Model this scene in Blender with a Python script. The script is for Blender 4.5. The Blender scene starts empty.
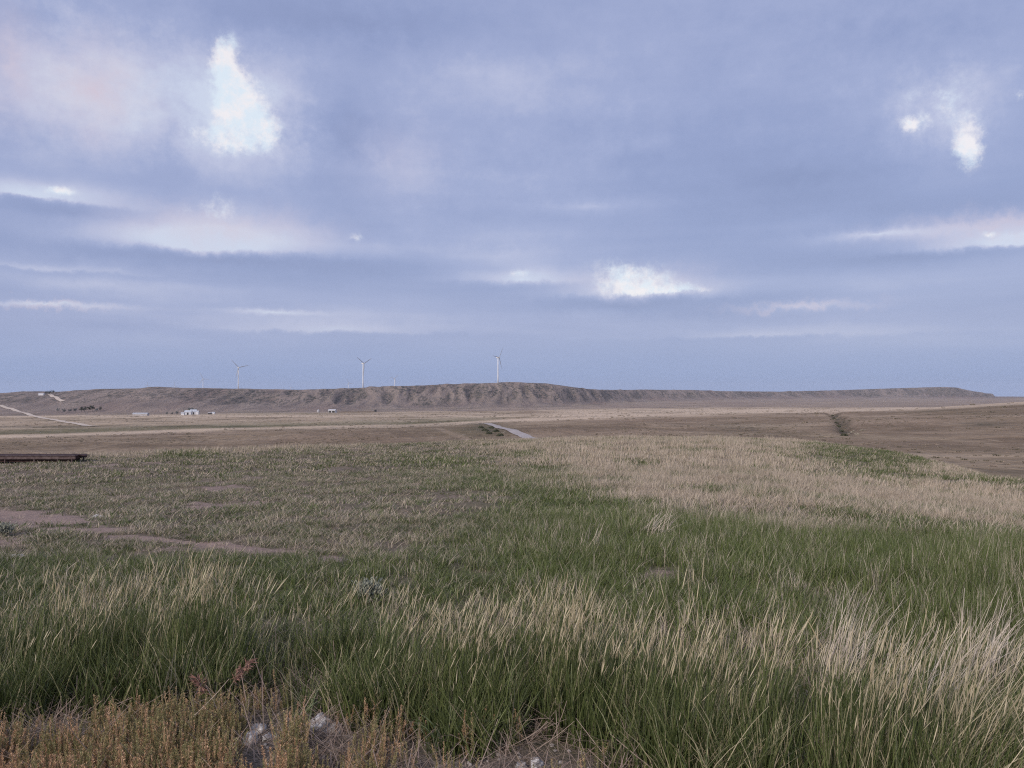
import bpy, bmesh, math, random
import numpy as np
from mathutils import Vector, Matrix

# ------------------------------------------------------------------ camera
SC = bpy.context.scene
COL = SC.collection
F = 796.0            # focal length in pixels of the 1024 wide frame
HZ = 392.0           # row of the true horizon
CAMZ = 1.65
cam_d = bpy.data.cameras.new('camera')
cam_d.sensor_width = 36.0
cam_d.lens = 36.0 * F / 1024.0
cam_d.clip_start = 0.05
cam_d.clip_end = 60000
cam = bpy.data.objects.new('camera', cam_d)
COL.objects.link(cam)
cam.location = (0, 0, CAMZ)
cam.rotation_euler = (math.radians(90) + math.atan((HZ - 384.0) / F), 0, 0)
SC.camera = cam

# ------------------------------------------------------------------ light and exposure
SUN_EL, SUN_AZ = 31.0, -146.0           # behind and to the left of the camera (azimuth from +Y, clockwise)
SUN_STRENGTH, SUN_ANGLE = 1.5, 12.0
SKY_STRENGTH = 0.1
SC.view_settings.view_transform = 'Standard'
SC.view_settings.look = 'None'
SC.view_settings.gamma = 1.0
SC.view_settings.use_curve_mapping = False
EXPOSURE = 1.10
SC.view_settings.exposure = EXPOSURE

sun_d = bpy.data.lights.new('sun', 'SUN')
sun_d.energy = SUN_STRENGTH
sun_d.angle = math.radians(SUN_ANGLE)
sun_d.color = (1.0, 0.88, 0.77)
sun = bpy.data.objects.new('sun', sun_d)
COL.objects.link(sun)
_a, _e = math.radians(SUN_AZ), math.radians(SUN_EL)
_to_sun = Vector((math.sin(_a) * math.cos(_e), math.cos(_a) * math.cos(_e), math.sin(_e)))
sun.rotation_euler = _to_sun.to_track_quat('Z', 'Y').to_euler()
sun.location = (-20, -20, 30)


def lin(r, g, b):
    def f(c):
        c /= 255.0
        return c / 12.92 if c <= 0.04045 else ((c + 0.055) / 1.055) ** 2.4
    return (f(r), f(g), f(b))


class NT:
    """small helper to write node trees as expressions"""
    def __init__(self, tree):
        self.t = tree

    def node(self, typ, ins=None, **props):
        n = self.t.nodes.new(typ)
        for k, v in props.items():
            setattr(n, k, v)
        for k, v in (ins or {}).items():
            self.put(n.inputs[k], v)
        return n

    def put(self, sock, v):
        if isinstance(v, bpy.types.NodeSocket):
            self.t.links.new(v, sock)
        elif v is not None:
            if isinstance(v, (tuple, list)) and sock.type == 'RGBA' and len(v) == 3:
                v = (*v, 1.0)
            sock.default_value = v

    def m(self, op, a, b=None, c=None, clamp=False):
        n = self.node('ShaderNodeMath', operation=op, use_clamp=clamp)
        for i, v in enumerate((a, b, c)):
            if v is not None:
                self.put(n.inputs[i], v)
        return n.outputs[0]

    def ramp(self, v, a, b, x=0.0, y=1.0, mode='SMOOTHSTEP'):
        n = self.node('ShaderNodeMapRange', interpolation_type=mode)
        for i, q in enumerate((v, a, b, x, y)):
            self.put(n.inputs[i], q)
        return n.outputs[0]

    def mix(self, f, a, b):
        n = self.node('ShaderNodeMix', data_type='RGBA')
        self.put(n.inputs[0], f); self.put(n.inputs[6], a); self.put(n.inputs[7], b)
        return n.outputs[2]

    def noise(self, vec, scale, detail=4.0, rough=0.5, dist=0.0, out=0):
        n = self.node('ShaderNodeTexNoise', {'Scale': scale, 'Detail': detail, 'Roughness': rough, 'Distortion': dist})
        if vec is not None:
            self.put(n.inputs['Vector'], vec)
        return n.outputs[out]

    def xyz(self, x, y, z):
        return self.node('ShaderNodeCombineXYZ', {0: x, 1: y, 2: z}).outputs[0]


# ------------------------------------------------------------------ world: evening overcast with a few breaks
world = bpy.data.worlds.new('World')
SC.world = world
world.use_nodes = True
world.node_tree.nodes.clear()
W = NT(world.node_tree)


def build_sky():
    g = W.node('ShaderNodeTexCoord').outputs['Generated']
    d = W.node('ShaderNodeVectorMath', {0: g}, operation='NORMALIZE').outputs[0]
    X, Y, Z = W.node('ShaderNodeSeparateXYZ', {0: d}).outputs
    az = W.m('ARCTAN2', X, Y)
    el = W.m('ARCSINE', Z)
    zc = W.m('ADD', W.m('MAXIMUM', Z, 0.0), 0.12)
    # the cloud deck as a flat layer overhead: broad soft rolls that crowd together towards the horizon
    P = W.xyz(W.m('DIVIDE', X, zc), W.m('DIVIDE', Y, zc), 0.0)
    big = W.noise(P, 0.62, 4, 0.5)
    fcol = W.noise(d, 30.0, 5, 0.70, out=1)
    f0, f1, f2 = W.node('ShaderNodeSeparateColor', {0: fcol}).outputs
    puff = W.noise(W.xyz(X, Y, W.m('MULTIPLY', Z, 2.0)), 6.0, 5, 0.64)
    st = W.noise(W.xyz(W.m('MULTIPLY', az, 1.3), W.m('MULTIPLY', el, 17.0), 3.1), 1.0, 3, 0.5)
    calm = W.ramp(big, 0.38, 0.62, 0.35, 1.1)         # torn where the deck is thin, smooth where it is thick
    calm = W.m('MULTIPLY', calm, W.ramp(az, -0.35, 0.05, 1.0, 0.6))
    val = W.m('MULTIPLY', W.m('SUBTRACT', big, 0.5), 0.75)
    val = W.m('MULTIPLY_ADD', W.m('SUBTRACT', st, 0.5), W.ramp(el, 0.1, 0.35, 0.85, 0.3), val)
    val = W.m('MULTIPLY_ADD', W.m('SUBTRACT', puff, 0.5), W.m('MULTIPLY', W.ramp(el, 0.08, 0.30, 0.15, 1.05), calm), val)
    val = W.m('MULTIPLY_ADD', W.m('SUBTRACT', f2, 0.5), W.m('MULTIPLY', W.ramp(el, 0.08, 0.30, 0.06, 0.5), calm), val)
    val = W.m('MULTIPLY_ADD', val, W.ramp(el, 0.0, 0.12, 0.3, 1.0), 0.44)
    # bearings and heights, one set slightly and one strongly ruffled by the turbulence of the deck
    base = W.xyz(az, el, 0.0)
    ruf = W.xyz(W.m('SUBTRACT', f0, 0.5), W.m('MULTIPLY', W.m('SUBTRACT', f1, 0.5), 0.7), 0.0)
    soft = W.node('ShaderNodeVectorMath', {0: ruf, 1: (0.026,) * 3, 2: base}, operation='MULTIPLY_ADD').outputs[0]
    rag = W.node('ShaderNodeVectorMath', {0: ruf, 1: (0.085,) * 3, 2: base}, operation='MULTIPLY_ADD').outputs[0]

    def field(lst, vec, start=None, shelf=False):
        acc = start
        for w, px, py, rx, ry in lst:
            a0 = math.atan((px - 512.0) / F)
            e0 = math.atan((HZ - py) / F * math.cos(a0))
            sx, sy = F / rx / math.cos(a0) ** 2, F / ry / math.cos(a0)
            v = W.node('ShaderNodeVectorMath', {0: vec, 1: (sx, sy, 0), 2: (-a0 * sx, -e0 * sy, 0)}, operation='MULTIPLY_ADD').outputs[0]
            if shelf:      # flat, crisp underside
                v6 = W.node('ShaderNodeVectorMath', {0: v, 1: (1, 4.5, 1)}, operation='MULTIPLY').outputs[0]
                v = W.node('ShaderNodeVectorMath', {0: v, 1: v6}, operation='MINIMUM').outputs[0]
            q = W.node('ShaderNodeTexGradient', {0: v}, gradient_type='QUADRATIC_SPHERE').outputs[1]
            acc = W.m('MULTIPLY_ADD', q, w, 0.0 if acc is None else acc)
        return acc

    val = field([(0.75, 232, 105, 150, 125), (0.52, 80, 100, 230, 130), (0.22, 500, 90, 330, 130),
                 (0.55, 945, 118, 115, 90), (-0.30, 810, 175, 290, 85), (-0.34, 345, 140, 85, 95),
                 (-0.34, 360, 20, 330, 55), (-0.22, 640, 160, 300, 90), (-0.22, 850, 35, 380, 60), (-0.22, 165, 140, 55, 100), (0.15, 390, 160, 90, 80)], rag, val)
    val = field([(-0.36, 230, 258, 420, 22), (-0.42, 70, 211, 190, 26), (-0.40, 620, 306, 230, 22), (0.30, 500, 255, 200, 26),
                 (0.55, 880, 234, 150, 11), (-0.32, 900, 258, 300, 24), (0.50, 45, 303, 150, 6),
                 (0.40, 275, 312, 90, 5), (0.35, 800, 306, 130, 11), (-0.25, 360, 235, 130, 30), (0.25, 590, 206, 140, 16),
                 (0.22, 100, 285, 300, 18), (-0.2, 120, 325, 260, 14)], soft, val)
    val = field([(1.0, 215, 246, 240, 66), (0.75, 30, 195, 190, 34), (0.6, 520, 279, 130, 36), (0.8, 645, 292, 170, 52),
                 (1.05, 1030, 240, 260, 44), (0.35, 330, 330, 300, 26), (0.3, 760, 335, 300, 24), (0.3, 40, 268, 260, 20)], soft, val, True)
    cr = W.node('ShaderNodeValToRGB', {0: val})
    e = cr.color_ramp
    e.interpolation = 'LINEAR'
    e.elements[0].position = 0.0
    e.elements[0].color = (*lin(134, 146, 186), 1)
    e.elements[1].position = 1.15 - .15
    e.elements[1].color = (*lin(206, 214, 234), 1)
    for p, c in ((0.28, (147, 159, 199)), (0.50, (161, 171, 208)), (0.74, (187, 192, 220))):
        q = e.elements.new(p)
        q.color = (*lin(*c), 1)
    c = cr.outputs[0]
    c = W.mix(W.ramp(el, 0.01, 0.09, 0.85, 0.0), c, lin(147, 167, 209))
    pink = field([(1.3, 95, 88, 90, 75), (0.9, 5, 62, 70, 90), (0.75, 225, 226, 190, 34), (0.22, 395, 160, 95, 70),
                  (0.8, 1000, 224, 210, 26), (0.6, 800, 306, 130, 9), (0.5, 640, 280, 130, 26), (0.5, 45, 303, 140, 7)], rag)
    c = W.mix(W.m('MULTIPLY', pink, 0.7, clamp=True), c, lin(212, 198, 212))
    # breaks where the bright upper sky shows through
    gap = field([(1.7, 222, 64, 28, 48), (1.7, 232, 92, 38, 50), (1.4, 246, 112, 44, 44), (0.95, 266, 132, 40, 38), (0.9, 230, 144, 50, 24), (0.75, 206, 130, 48, 20),
                 (1.5, 969, 144, 28, 42), (1.0, 914, 122, 24, 13), (0.65, 940, 108, 75, 62), (0.6, 625, 270, 80, 26),
                 (0.8, 58, 190, 34, 10), (0.6, 357, 237, 22, 11), (0.6, 208, 208, 60, 34),
                 (0.7, 992, 234, 20, 8), (0.45, 518, 273, 50, 10), (0.8, 1022, 94, 18, 14)], soft)
    gap = field([(1.1, 640, 291, 74, 30), (0.6, 690, 290, 60, 14)], soft, gap, True)
    ragged = W.m('MULTIPLY_ADD', W.m('SUBTRACT', f2, 0.5), 2.6, gap)
    ragged = W.m('MULTIPLY_ADD', W.m('SUBTRACT', puff, 0.5), 0.9, ragged)
    gate = W.m('MULTIPLY', W.ramp(ragged, 0.02, 1.05), W.ramp(gap, 0.02, 0.45))
    gapcol = W.mix(W.ramp(f1, 0.4, 0.62), lin(224, 236, 247), lin(246, 241, 243))
    c = W.mix(W.m('MULTIPLY', gate, 0.95), c, gapcol)
    up = W.node('ShaderNodeVectorMath', {0: c, 3: 2 ** -EXPOSURE / SKY_STRENGTH}, operation='SCALE').outputs[0]
    sky = W.node('ShaderNodeTexSky', sky_type='NISHITA', sun_disc=False, sun_elevation=math.radians(SUN_EL),
                 sun_rotation=math.radians(SUN_AZ), air_density=1.2, dust_density=2.0).outputs[0]
    full = W.mix(0.06, up, sky)
    bg = W.node('ShaderNodeBackground', {'Color': full, 'Strength': SKY_STRENGTH})
    out = W.node('ShaderNodeOutputWorld')
    W.t.links.new(bg.outputs[0], out.inputs[0])


build_sky()

SC.cycles.max_bounces = 6
SC.cycles.diffuse_bounces = 2
SC.cycles.glossy_bounces = 1
SC.cycles.transmission_bounces = 3
SC.cycles.volume_bounces = 0
SC.cycles.use_denoising = False
SC.cycles.denoiser = 'OPENIMAGEDENOISE'
SC.cycles.denoising_input_passes = 'RGB_ALBEDO_NORMAL'
SC.cycles.denoising_prefilter = 'ACCURATE'
SC.cycles.sample_clamp_direct = 6.0
SC.cycles.sample_clamp_indirect = 2.0
SC.cycles.filter_width = 1.15

# ------------------------------------------------------------------ numeric noise
_rng = np.random.RandomState(11)
_perm = _rng.permutation(512)
_perm = np.concatenate([_perm, _perm, _perm])
_grad = np.stack([np.cos(np.arange(512) * 2 * np.pi / 512 * 37), np.sin(np.arange(512) * 2 * np.pi / 512 * 37)], 1)


def pnoise(x, y, seed=0):
    x = np.asarray(x, float) + seed * 17.31
    y = np.asarray(y, float) - seed * 9.77
    xi, yi = np.floor(x).astype(int), np.floor(y).astype(int)
    xf, yf = x - xi, y - yi
    u, v = xf * xf * xf * (xf * (xf * 6 - 15) + 10), yf * yf * yf * (yf * (yf * 6 - 15) + 10)

    def gr(ix, iy, dx, dy):
        h = _perm[(_perm[ix & 511] + iy) & 511]
        return _grad[h, 0] * dx + _grad[h, 1] * dy
    a = gr(xi, yi, xf, yf); b = gr(xi + 1, yi, xf - 1, yf)
    c = gr(xi, yi + 1, xf, yf - 1); d = gr(xi + 1, yi + 1, xf - 1, yf - 1)
    return (a + (b - a) * u + (c - a) * v + (a - b - c + d) * u * v) * 1.41


def fbm(x, y, oct=4, seed=0, rough=0.5):
    s, a = 0.0, 1.0
    t = 0.0
    for i in range(oct):
        s = s + a * pnoise(x * 2 ** i, y * 2 ** i, seed + i)
        t += a
        a *= rough
    return s / t


def sstep(a, b, x):
    t = np.clip((np.asarray(x, float) - a) / (b - a), 0, 1)
    return t * t * (3 - 2 * t)


# ------------------------------------------------------------------ the lie of the land
def az_of(px):
    return math.atan((px - 512.0) / F)


# profiles (range, height) along a fan of bearings: home field, hidden hollow, middle hills, plain
PROF = {
    0:    [(1, 0), (5, 0), (8, -.08), (15, -.45), (30, -1.15), (50, -1.85), (70, -3.6), (110, -9), (180, -14), (250, -17), (400, -18.8), (450, -19.3), (600, -28.0), (800, -30.6), (1100, -34), (1500, -38), (2200, -40), (3000, -41), (5000, -43), (9000, -48), (15000, -70)],
    160:  [(1, 0), (5, 0), (8, -.08), (15, -.45), (30, -1.15), (50, -1.85), (70, -3.6), (110, -9), (180, -14), (250, -17), (360, -19.0), (450, -20.2), (600, -29.2), (800, -30.2), (1100, -33.5), (1500, -38), (2200, -40), (3000, -41), (5000, -43), (9000, -48), (15000, -70)],
    300:  [(1, 0), (5, 0), (8, -.08), (15, -.45), (30, -1.12), (52, -1.8), (72, -3.6), (110, -9), (180, -14), (250, -16.5), (330, -17), (430, -17.4), (560, -27.5), (800, -29.6), (1100, -33), (1500, -37.5), (2200, -39), (3000, -40), (5000, -43), (9000, -48), (15000, -70)],
    480:  [(1, 0), (5, 0), (8, -.07), (15, -.42), (30, -1.05), (58, -1.85), (80, -3.8), (110, -8), (180, -12.5), (250, -14.5), (330, -15.2), (480, -17.4), (620, -26), (900, -28.4), (1500, -35.5), (2200, -37), (3000, -38), (5000, -41), (9000, -47), (15000, -70)],
    600:  [(1, 0), (5, 0), (8, -.07), (15, -.4), (30, -.95), (50, -1.55), (66, -2.1), (90, -4.2), (120, -8), (200, -11.5), (330, -13.6), (560, -16.2), (700, -19.6), (1000, -26), (1500, -31), (2200, -33), (3000, -34), (5000, -39), (9000, -46), (15000, -70)],
    720:  [(1, 0), (5, 0), (8, -.06), (15, -.38), (30, -.9), (50, -1.48), (66, -2.05), (90, -4.2), (120, -8), (200, -12), (350, -14), (600, -13.6), (800, -23.5), (1300, -26.5), (2000, -29), (3000, -32), (5000, -37), (9000, -45), (15000, -70)],
    810:  [(1, 0), (5, 0), (8, -.06), (15, -.4), (30, -1.1), (45, -1.55), (65, -2.05), (90, -4.2), (120, -8.5), (200, -12.5), (350, -13.5), (560, -11.3), (800, -21.5), (1300, -25), (2000, -28.5), (3000, -32), (5000, -37), (9000, -45), (15000, -70)],
    900:  [(1, 0), (5, 0), (8, -.06), (15, -.45), (24, -1.15), (38, -2.25), (58, -2.2), (80, -4.6), (120, -9), (200, -12.5), (350, -12.5), (560, -8.9), (800, -20), (1300, -24), (2000, -28), (3000, -32), (5000, -37), (9000, -45), (15000, -70)],
    1024: [(1, 0), (5, 0), (8, -.06), (15, -.5), (23, -1.25), (31, -2.05), (42, -2.2), (60, -4.6), (100, -9), (170, -12), (250, -12.4), (400, -9.2), (620, -4.2), (900, -14), (1500, -22), (2500, -29), (3500, -33), (5000, -37), (9000, -45), (15000, -70)],
    1300: [(1, 0), (5, 0), (8, -.06), (15, -.5), (25, -1.6), (40, -3.2), (60, -6), (100, -10), (170, -12), (250, -12), (400, -7), (620, 0.5), (900, -10), (1500, -21), (2500, -29), (3500, -33), (5000, -37), (9000, -45), (15000, -70)],
}
_NA, _ND = 361, 640
_L0, _L1 = 0.0, math.log(15000.0)
_A0, _A1 = math.radians(-60), math.radians(60)


def _gauss(arr, sig, axis):
    r = int(3 * sig) + 1
    k = np.exp(-0.5 * (np.arange(-r, r + 1) / sig) ** 2)
    k /= k.sum()
    p = np.pad(arr, [(r, r) if i == axis else (0, 0) for i in range(2)], mode='edge')
    return np.apply_along_axis(lambda q: np.convolve(q, k, 'valid'), axis, p)


def _make_table():
    ld = np.linspace(_L0, _L1, _ND)
    cols = sorted(PROF)
    caz = [az_of(c) for c in cols]
    prof = np.array([np.interp(ld, [math.log(k[0]) for k in PROF[c]], [k[1] for k in PROF[c]]) for c in cols])
    aa = np.linspace(_A0, _A1, _NA)
    tab = np.empty((_NA, _ND))
    for j in range(_ND):
        tab[:, j] = np.interp(aa, caz, prof[:, j])
    tab = _gauss(tab, 2.2, 1)
    return _gauss(tab, 5.0, 0)


TAB = _make_table()
# the bluffs: bearing column, foot range, crest range, crest row in the picture, steepness of the scarp
RIDGE = [(-400, 1700, 2700, 394.5, .2), (0, 1620, 2400, 393, .2), (50, 1600, 2350, 392, .2), (100, 1570, 2250, 389.5, .25), (150, 1550, 2150, 387.8, .3),
         (200, 1560, 2100, 387.8, .4), (260, 1600, 2060, 389.2, .6), (300, 1650, 2040, 389.6, .8), (345, 1700, 2050, 388.6, 1), (400, 1740, 2080, 386.2, 1),
         (450, 1780, 2120, 384.3, 1), (510, 1820, 2160, 382.3, 1), (545, 1850, 2190, 383.2, 1), (562, 1900, 2260, 385.4, .9), (580, 2000, 2400, 388.3, .8), (600, 2200, 2650, 389.8, .7), (622, 2500, 3050, 389.8, .7),
         (650, 2950, 3550, 389.6, .8), (690, 3300, 3900, 389.9, .7), (720, 3600, 4200, 391, .7), (780, 4300, 5000, 391.6, .7), (830, 5000, 5600, 390.4, .8),
         (880, 5400, 5950, 388.7, 1), (940, 5500, 6000, 386.9, 1), (956, 5500, 6000, 387.4, 1), (968, 5550, 6050, 390.2, 1), (985, 5700, 6200, 393.2, .8),
         (1010, 6100, 6700, 395.2, .6), (1040, 7000, 7600, 396.2, .5), (1400, 7500, 8500, 396.4, .5)]
_raz = [az_of(r[0]) for r in RIDGE]


def land(x, y):
    x = np.asarray(x, float); y = np.asarray(y, float)
    r = np.maximum(np.hypot(x, y), 1.0)
    az = np.arctan2(x, y)
    back = sstep(math.radians(60), math.radians(170), np.abs(az))
    azc = np.clip(az, _A0, _A1)
    fa = (azc - _A0) / (_A1 - _A0) * (_NA - 1.001)
    fd = np.clip((np.log(r) - _L0) / (_L1 - _L0), 0, 0.99999) * (_ND - 1.001)
    ia, jd = fa.astype(int), fd.astype(int)
    ta, td = fa - ia, fd - jd
    z = (TAB[ia, jd] * (1 - ta) * (1 - td) + TAB[ia + 1, jd] * ta * (1 - td) + TAB[ia, jd + 1] * (1 - ta) * td + TAB[ia + 1, jd + 1] * ta * td)
    mean = 0.5 * (TAB[0, jd] + TAB[-1, jd])
    z = z * (1 - back) + mean * back
    # relief
    near = 1 - sstep(60, 130, r)
    z = z + near * sstep(3, 9, r) * (0.10 * fbm(x / 3.1, y / 3.1, 3, 3) + 0.035 * fbm(x / .6, y / .6, 2, 5))
    midw = sstep(110, 260, r) * (1 - sstep(1300, 1900, r))
    z = z + midw * (2.3 * fbm(x / 150, y / 130, 4, 8) + 0.9 * np.minimum(0, -0.25 + np.abs(pnoise(x / 60, y / 140, 21))) * 2)
    z = z + sstep(1300, 2500, r) * 2.0 * fbm(x / 500, y / 500, 3, 12)
    # a ravine cut into the right hand hill
    u = 512 + F * np.tan(np.clip(az, -1.2, 1.2))
    gl = 829 + (660 - r) * 0.055 + 5 * pnoise(r / 45.0, r * 0 + 3.3, 4)
    w = np.abs(u - gl) * r / F
    z = z - 3.2 * np.exp(-(w / 4.0) ** 2) * sstep(290, 360, r) * (1 - sstep(600, 670, r))
    # bluffs
    jag = 0.10 * fbm(x / 260, y / 900, 3, 31) * sstep(1400, 1700, r)
    azr = np.clip(az, _raz[0], _raz[-1])
    Db = np.interp(azr, _raz, [q[1] for q in RIDGE])
    Dc = np.interp(azr, _raz, [q[2] for q in RIDGE])
    row = np.interp(azr, _raz, [q[3] for q in RIDGE])
    stp = np.interp(azr, _raz, [q[4] for q in RIDGE])
    zc = CAMZ + Dc * np.cos(azr) * (HZ - row) / F
    t = (r - Db) / (Dc - Db)
    spur = np.abs(pnoise(x / 75.0, y / 300.0, 41)) + 0.5 * np.abs(pnoise(x / 30.0, y / 140.0, 42))
    t2 = t + jag * 1.5 - (0.22 * (spur - 0.35)) * stp * sstep(0.1, 0.5, t) * (1 - sstep(0.98, 1.15, t))
    tt = np.clip(t2, 0, 1)
    gentle = tt * tt * (3 - 2 * tt)
    steep = 0.36 * tt ** 1.25 + 0.64 * sstep(0.42, 0.98, tt) ** 0.9
    p = gentle * (1 - stp) + steep * stp
    plat = zc - np.maximum(r - Dc, 0) * 0.0035
    plat = np.where(row > 394, np.minimum(plat, z), plat)
    body = z + (np.maximum(plat, z) - z) * p
    win = sstep(0.0, 0.25, t) * (1 - sstep(0.92, 1.1, t))
    body = body + win * (6.5 * fbm(x / 170, y / 190, 5, 51, .55) - 2.8 * stp * (spur - 0.32) * (1 + 1.2 * pnoise(x / 260., y / 500., 77)) - (1 - stp) * 6.0 * (np.abs(pnoise(x / 110., y / 160., 61)) - .3))
    body = body + sstep(.9, 1.05, t) * 0.7 * fbm(x / 35, y / 90, 3, 71)
    front = (np.abs(az) < math.radians(62))
    return np.where((t > 0) & front, body, z)


def zat(x, y):
    return float(land(np.array([x]), np.array([y]))[0])


def ground_at(px, py, lo=2.5, hi=14000):
    """the first visible ground point below a point of the photograph"""
    r = np.exp(np.linspace(math.log(lo), math.log(hi), 4000))
    a = az_of(px)
    x, y = r * math.sin(a), r * math.cos(a)
    z = land(x, y)
    rows = HZ + F * (CAMZ - z) / y
    hit = np.where(rows <= py)[0]
    i = hit[0] if len(hit) else len(r) - 1
    return Vector((x[i], y[i], z[i]))


def at_range(px, rng):
    a = az_of(px)
    x, y = rng * math.sin(a), rng * math.cos(a)
    return Vector((x, y, zat(x, y)))


def uv_of(x, y, z):
    return 512 + F * x / np.maximum(y, .01), HZ + F * (CAMZ - z) / np.maximum(y, .01)


# ------------------------------------------------------------------ where each kind of cover grows
def poly(v, pts):
    return np.interp(v, [p[0] for p in pts], [p[1] for p in pts])


def cover(x, y, z):
    """green, blond, bare, weedy verge: how the home field is covered"""
    u, v = uv_of(x, y, z)
    r = np.hypot(x, y)
    n1 = fbm(x / 2.2, y / 3.0, 4, 91)
    n2 = fbm(x / 6.0, y / 9.0, 3, 95)
    n3 = fbm(x / .8, y / .9, 3, 99)
    inn = (y > 0.5) & (r < 110)
    vb = poly(u, [(380, 430), (430, 442), (500, 466), (600, 486), (650, 505), (800, 522), (1024, 530), (1300, 540)])
    n4 = fbm(x / 2.6, y / 1.0, 4, 97)
    blond = sstep(16, -14, v - vb + 34 * n2 + 22 * n1) * sstep(380, 600, u + 110 * n2 + 60 * n1)
    blond = blond * (1 - .75 * sstep(.02, .32, n4 + .35 * n1))
    n5 = fbm(x / 3.2, y / 5.5, 4, 98)
    blond = blond * (1 - .7 * sstep(.03, .30, n5))
    mixin = np.maximum(.6 * sstep(.0, .3, n4 + .35 * n1), .6 * sstep(.05, .32, n5))
    hill = np.exp(-(((u - 885) / 95) ** 2 + ((v - 453) / 15) ** 2) ** 1.5)
    strip = np.exp(-(((v - 476 - (u - 900) * 0.06) / 5) ** 2)) * sstep(790, 850, u)
    blond = np.maximum(blond, .75 * sstep(43, 50, r + 5 * n1) * sstep(420, 300, u))
    blond = blond * (1 - np.clip(1.25 * hill + .7 * strip, 0, 1))
    green = sstep(-8, 16, v - vb + 14 * n1) * sstep(340, 560, u + 60 * n2) * (1 - .15 * sstep(560, 600, v))
    green = np.maximum(green, np.clip(.62 * hill + .6 * strip, 0, 1))
    green = np.maximum(green, mixin * sstep(430, 520, u))
    green = np.maximum(green, .75 * sstep(548, 566, v + 10 * n1))
    green = np.maximum(green, .38 * sstep(0.08, .4, n2) + .22 * sstep(0.05, .4, n1))
    green = np.maximum(green, .9 * np.exp(-(((u - 185) / 34) ** 2 + ((v - 455) / 4.0) ** 2)))
    green = np.maximum(green, .8 * np.exp(-(((u - 545) / 60) ** 2 + ((v - 479) / 9.0) ** 2)))
    green = np.maximum(green, .13 * sstep(520, 400, u))
    tv = poly(u, [(-300, 505), (0, 515), (60, 521), (120, 533), (200, 545), (230, 549), (310, 556), (420, 562)])
    tw = poly(u, [(-300, 12), (0, 11), (60, 10), (120, 6.5), (170, 1.6), (230, 4), (310, 3), (380, .5)])
    bare = sstep(1.5, .35, np.abs(v - tv + 9 * n1) / tw) * sstep(-.38, .12, n3 + .6 * n1 + .08) * sstep(390, 330, u)
    bare = np.maximum(bare, .6 * np.exp(-(((u - 655) / 38) ** 2 + ((v - 574) / 8) ** 2)))
    bare = np.maximum(bare, .55 * sstep(.06, .36, n1 + .4 * n3) * sstep(420, 300, u) * sstep(575, 540, v))
    bare = np.maximum(bare, .45 * np.exp(-(((u - 470) / 70) ** 2 + ((v - 497) / 10) ** 2)))
    verge = sstep(4.75, 4.35, front_edge_r(x, y, .0))
    z0 = inn.astype(float)
    return green * z0 * (1 - .8 * bare), blond * z0, bare * z0, verge * z0


def front_edge_r(x, y, dummy=0):
    """range rescaled so that the front of the tall grass lies at 4.6"""
    x = np.asarray(x, float); y = np.asarray(y, float)
    u = 512 + F * x / np.maximum(y, .01)
    e = poly(u, [(-400, 4.7), (0, 4.75), (110, 4.55), (140, 4.5), (240, 4.5), (330, 4.2), (420, 3.8), (520, 3.78), (640, 3.5), (700, 3.3), (900, 3.15), (1300, 3.1)])
    e = e + .22 * fbm(x / .55, y / .55, 3, 111)
    return np.hypot(x, y) / e * 4.6


# ------------------------------------------------------------------ object helpers
def tag(o, label=None, cat=None, group=None, kind=None):
    if label: o['label'] = label
    if cat: o['category'] = cat
    if group: o['group'] = group
    if kind: o['kind'] = kind
    return o


def mesh_obj(name, verts, faces, mats, parent=None, smooth=False, link=True):
    me = bpy.data.meshes.new(name)
    me.from_pydata([tuple(v) for v in verts], [], [tuple(f) for f in faces])
    for m in (mats if isinstance(mats, (list, tuple)) else [mats]):
        me.materials.append(m)
    if smooth:
        me.polygons.foreach_set('use_smooth', [True] * len(me.polygons))
    me.update()
    o = bpy.data.objects.new(name, me)
    if link:
        COL.objects.link(o)
    if parent:
        o.parent = parent
    return o


def bm_obj(name, bm, mat, parent=None, smooth=False):
    me = bpy.data.meshes.new(name)
    bm.to_mesh(me)
    bm.free()
    me.materials.append(mat)
    if smooth:
        me.polygons.foreach_set('use_smooth', [True] * len(me.polygons))
    o = bpy.data.objects.new(name, me)
    COL.objects.link(o)
    if parent:
        o.parent = parent
    return o


def empty(name, loc, rz=0.0):
    o = bpy.data.objects.new(name, None)
    COL.objects.link(o)
    o.location = loc
    o.rotation_euler = (0, 0, rz)
    o.empty_display_size = .2
    return o


def add_box(bm, c, s, rot=None, bev=0.0):
    r = bmesh.ops.create_cube(bm, size=1.0)
    vs = r['verts']
    M = Matrix.Translation(c) @ (rot.to_4x4() if rot else Matrix.Identity(4)) @ Matrix.Diagonal((*s, 1))
    bmesh.ops.transform(bm, matrix=M, verts=vs)
    if bev:
        es = list({e for v in vs for e in v.link_edges})
        bmesh.ops.bevel(bm, geom=es, offset=bev, segments=1, affect='EDGES')


def add_tube(bm, pts, rads, n=8, cap=True):
    rings = []
    for i, p in enumerate(pts):
        p = Vector(p)
        a = Vector(pts[max(i - 1, 0)]); b = Vector(pts[min(i + 1, len(pts) - 1)])
        q = (b - a).to_track_quat('Z', 'Y')
        rings.append([bm.verts.new(p + q @ Vector((math.cos(2 * math.pi * k / n) * rads[i], math.sin(2 * math.pi * k / n) * rads[i], 0))) for k in range(n)])
    for i in range(len(rings) - 1):
        for k in range(n):
            bm.faces.new((rings[i][k], rings[i][(k + 1) % n], rings[i + 1][(k + 1) % n], rings[i + 1][k]))
    if cap:
        bm.faces.new(rings[0][::-1]); bm.faces.new(rings[-1])


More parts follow.
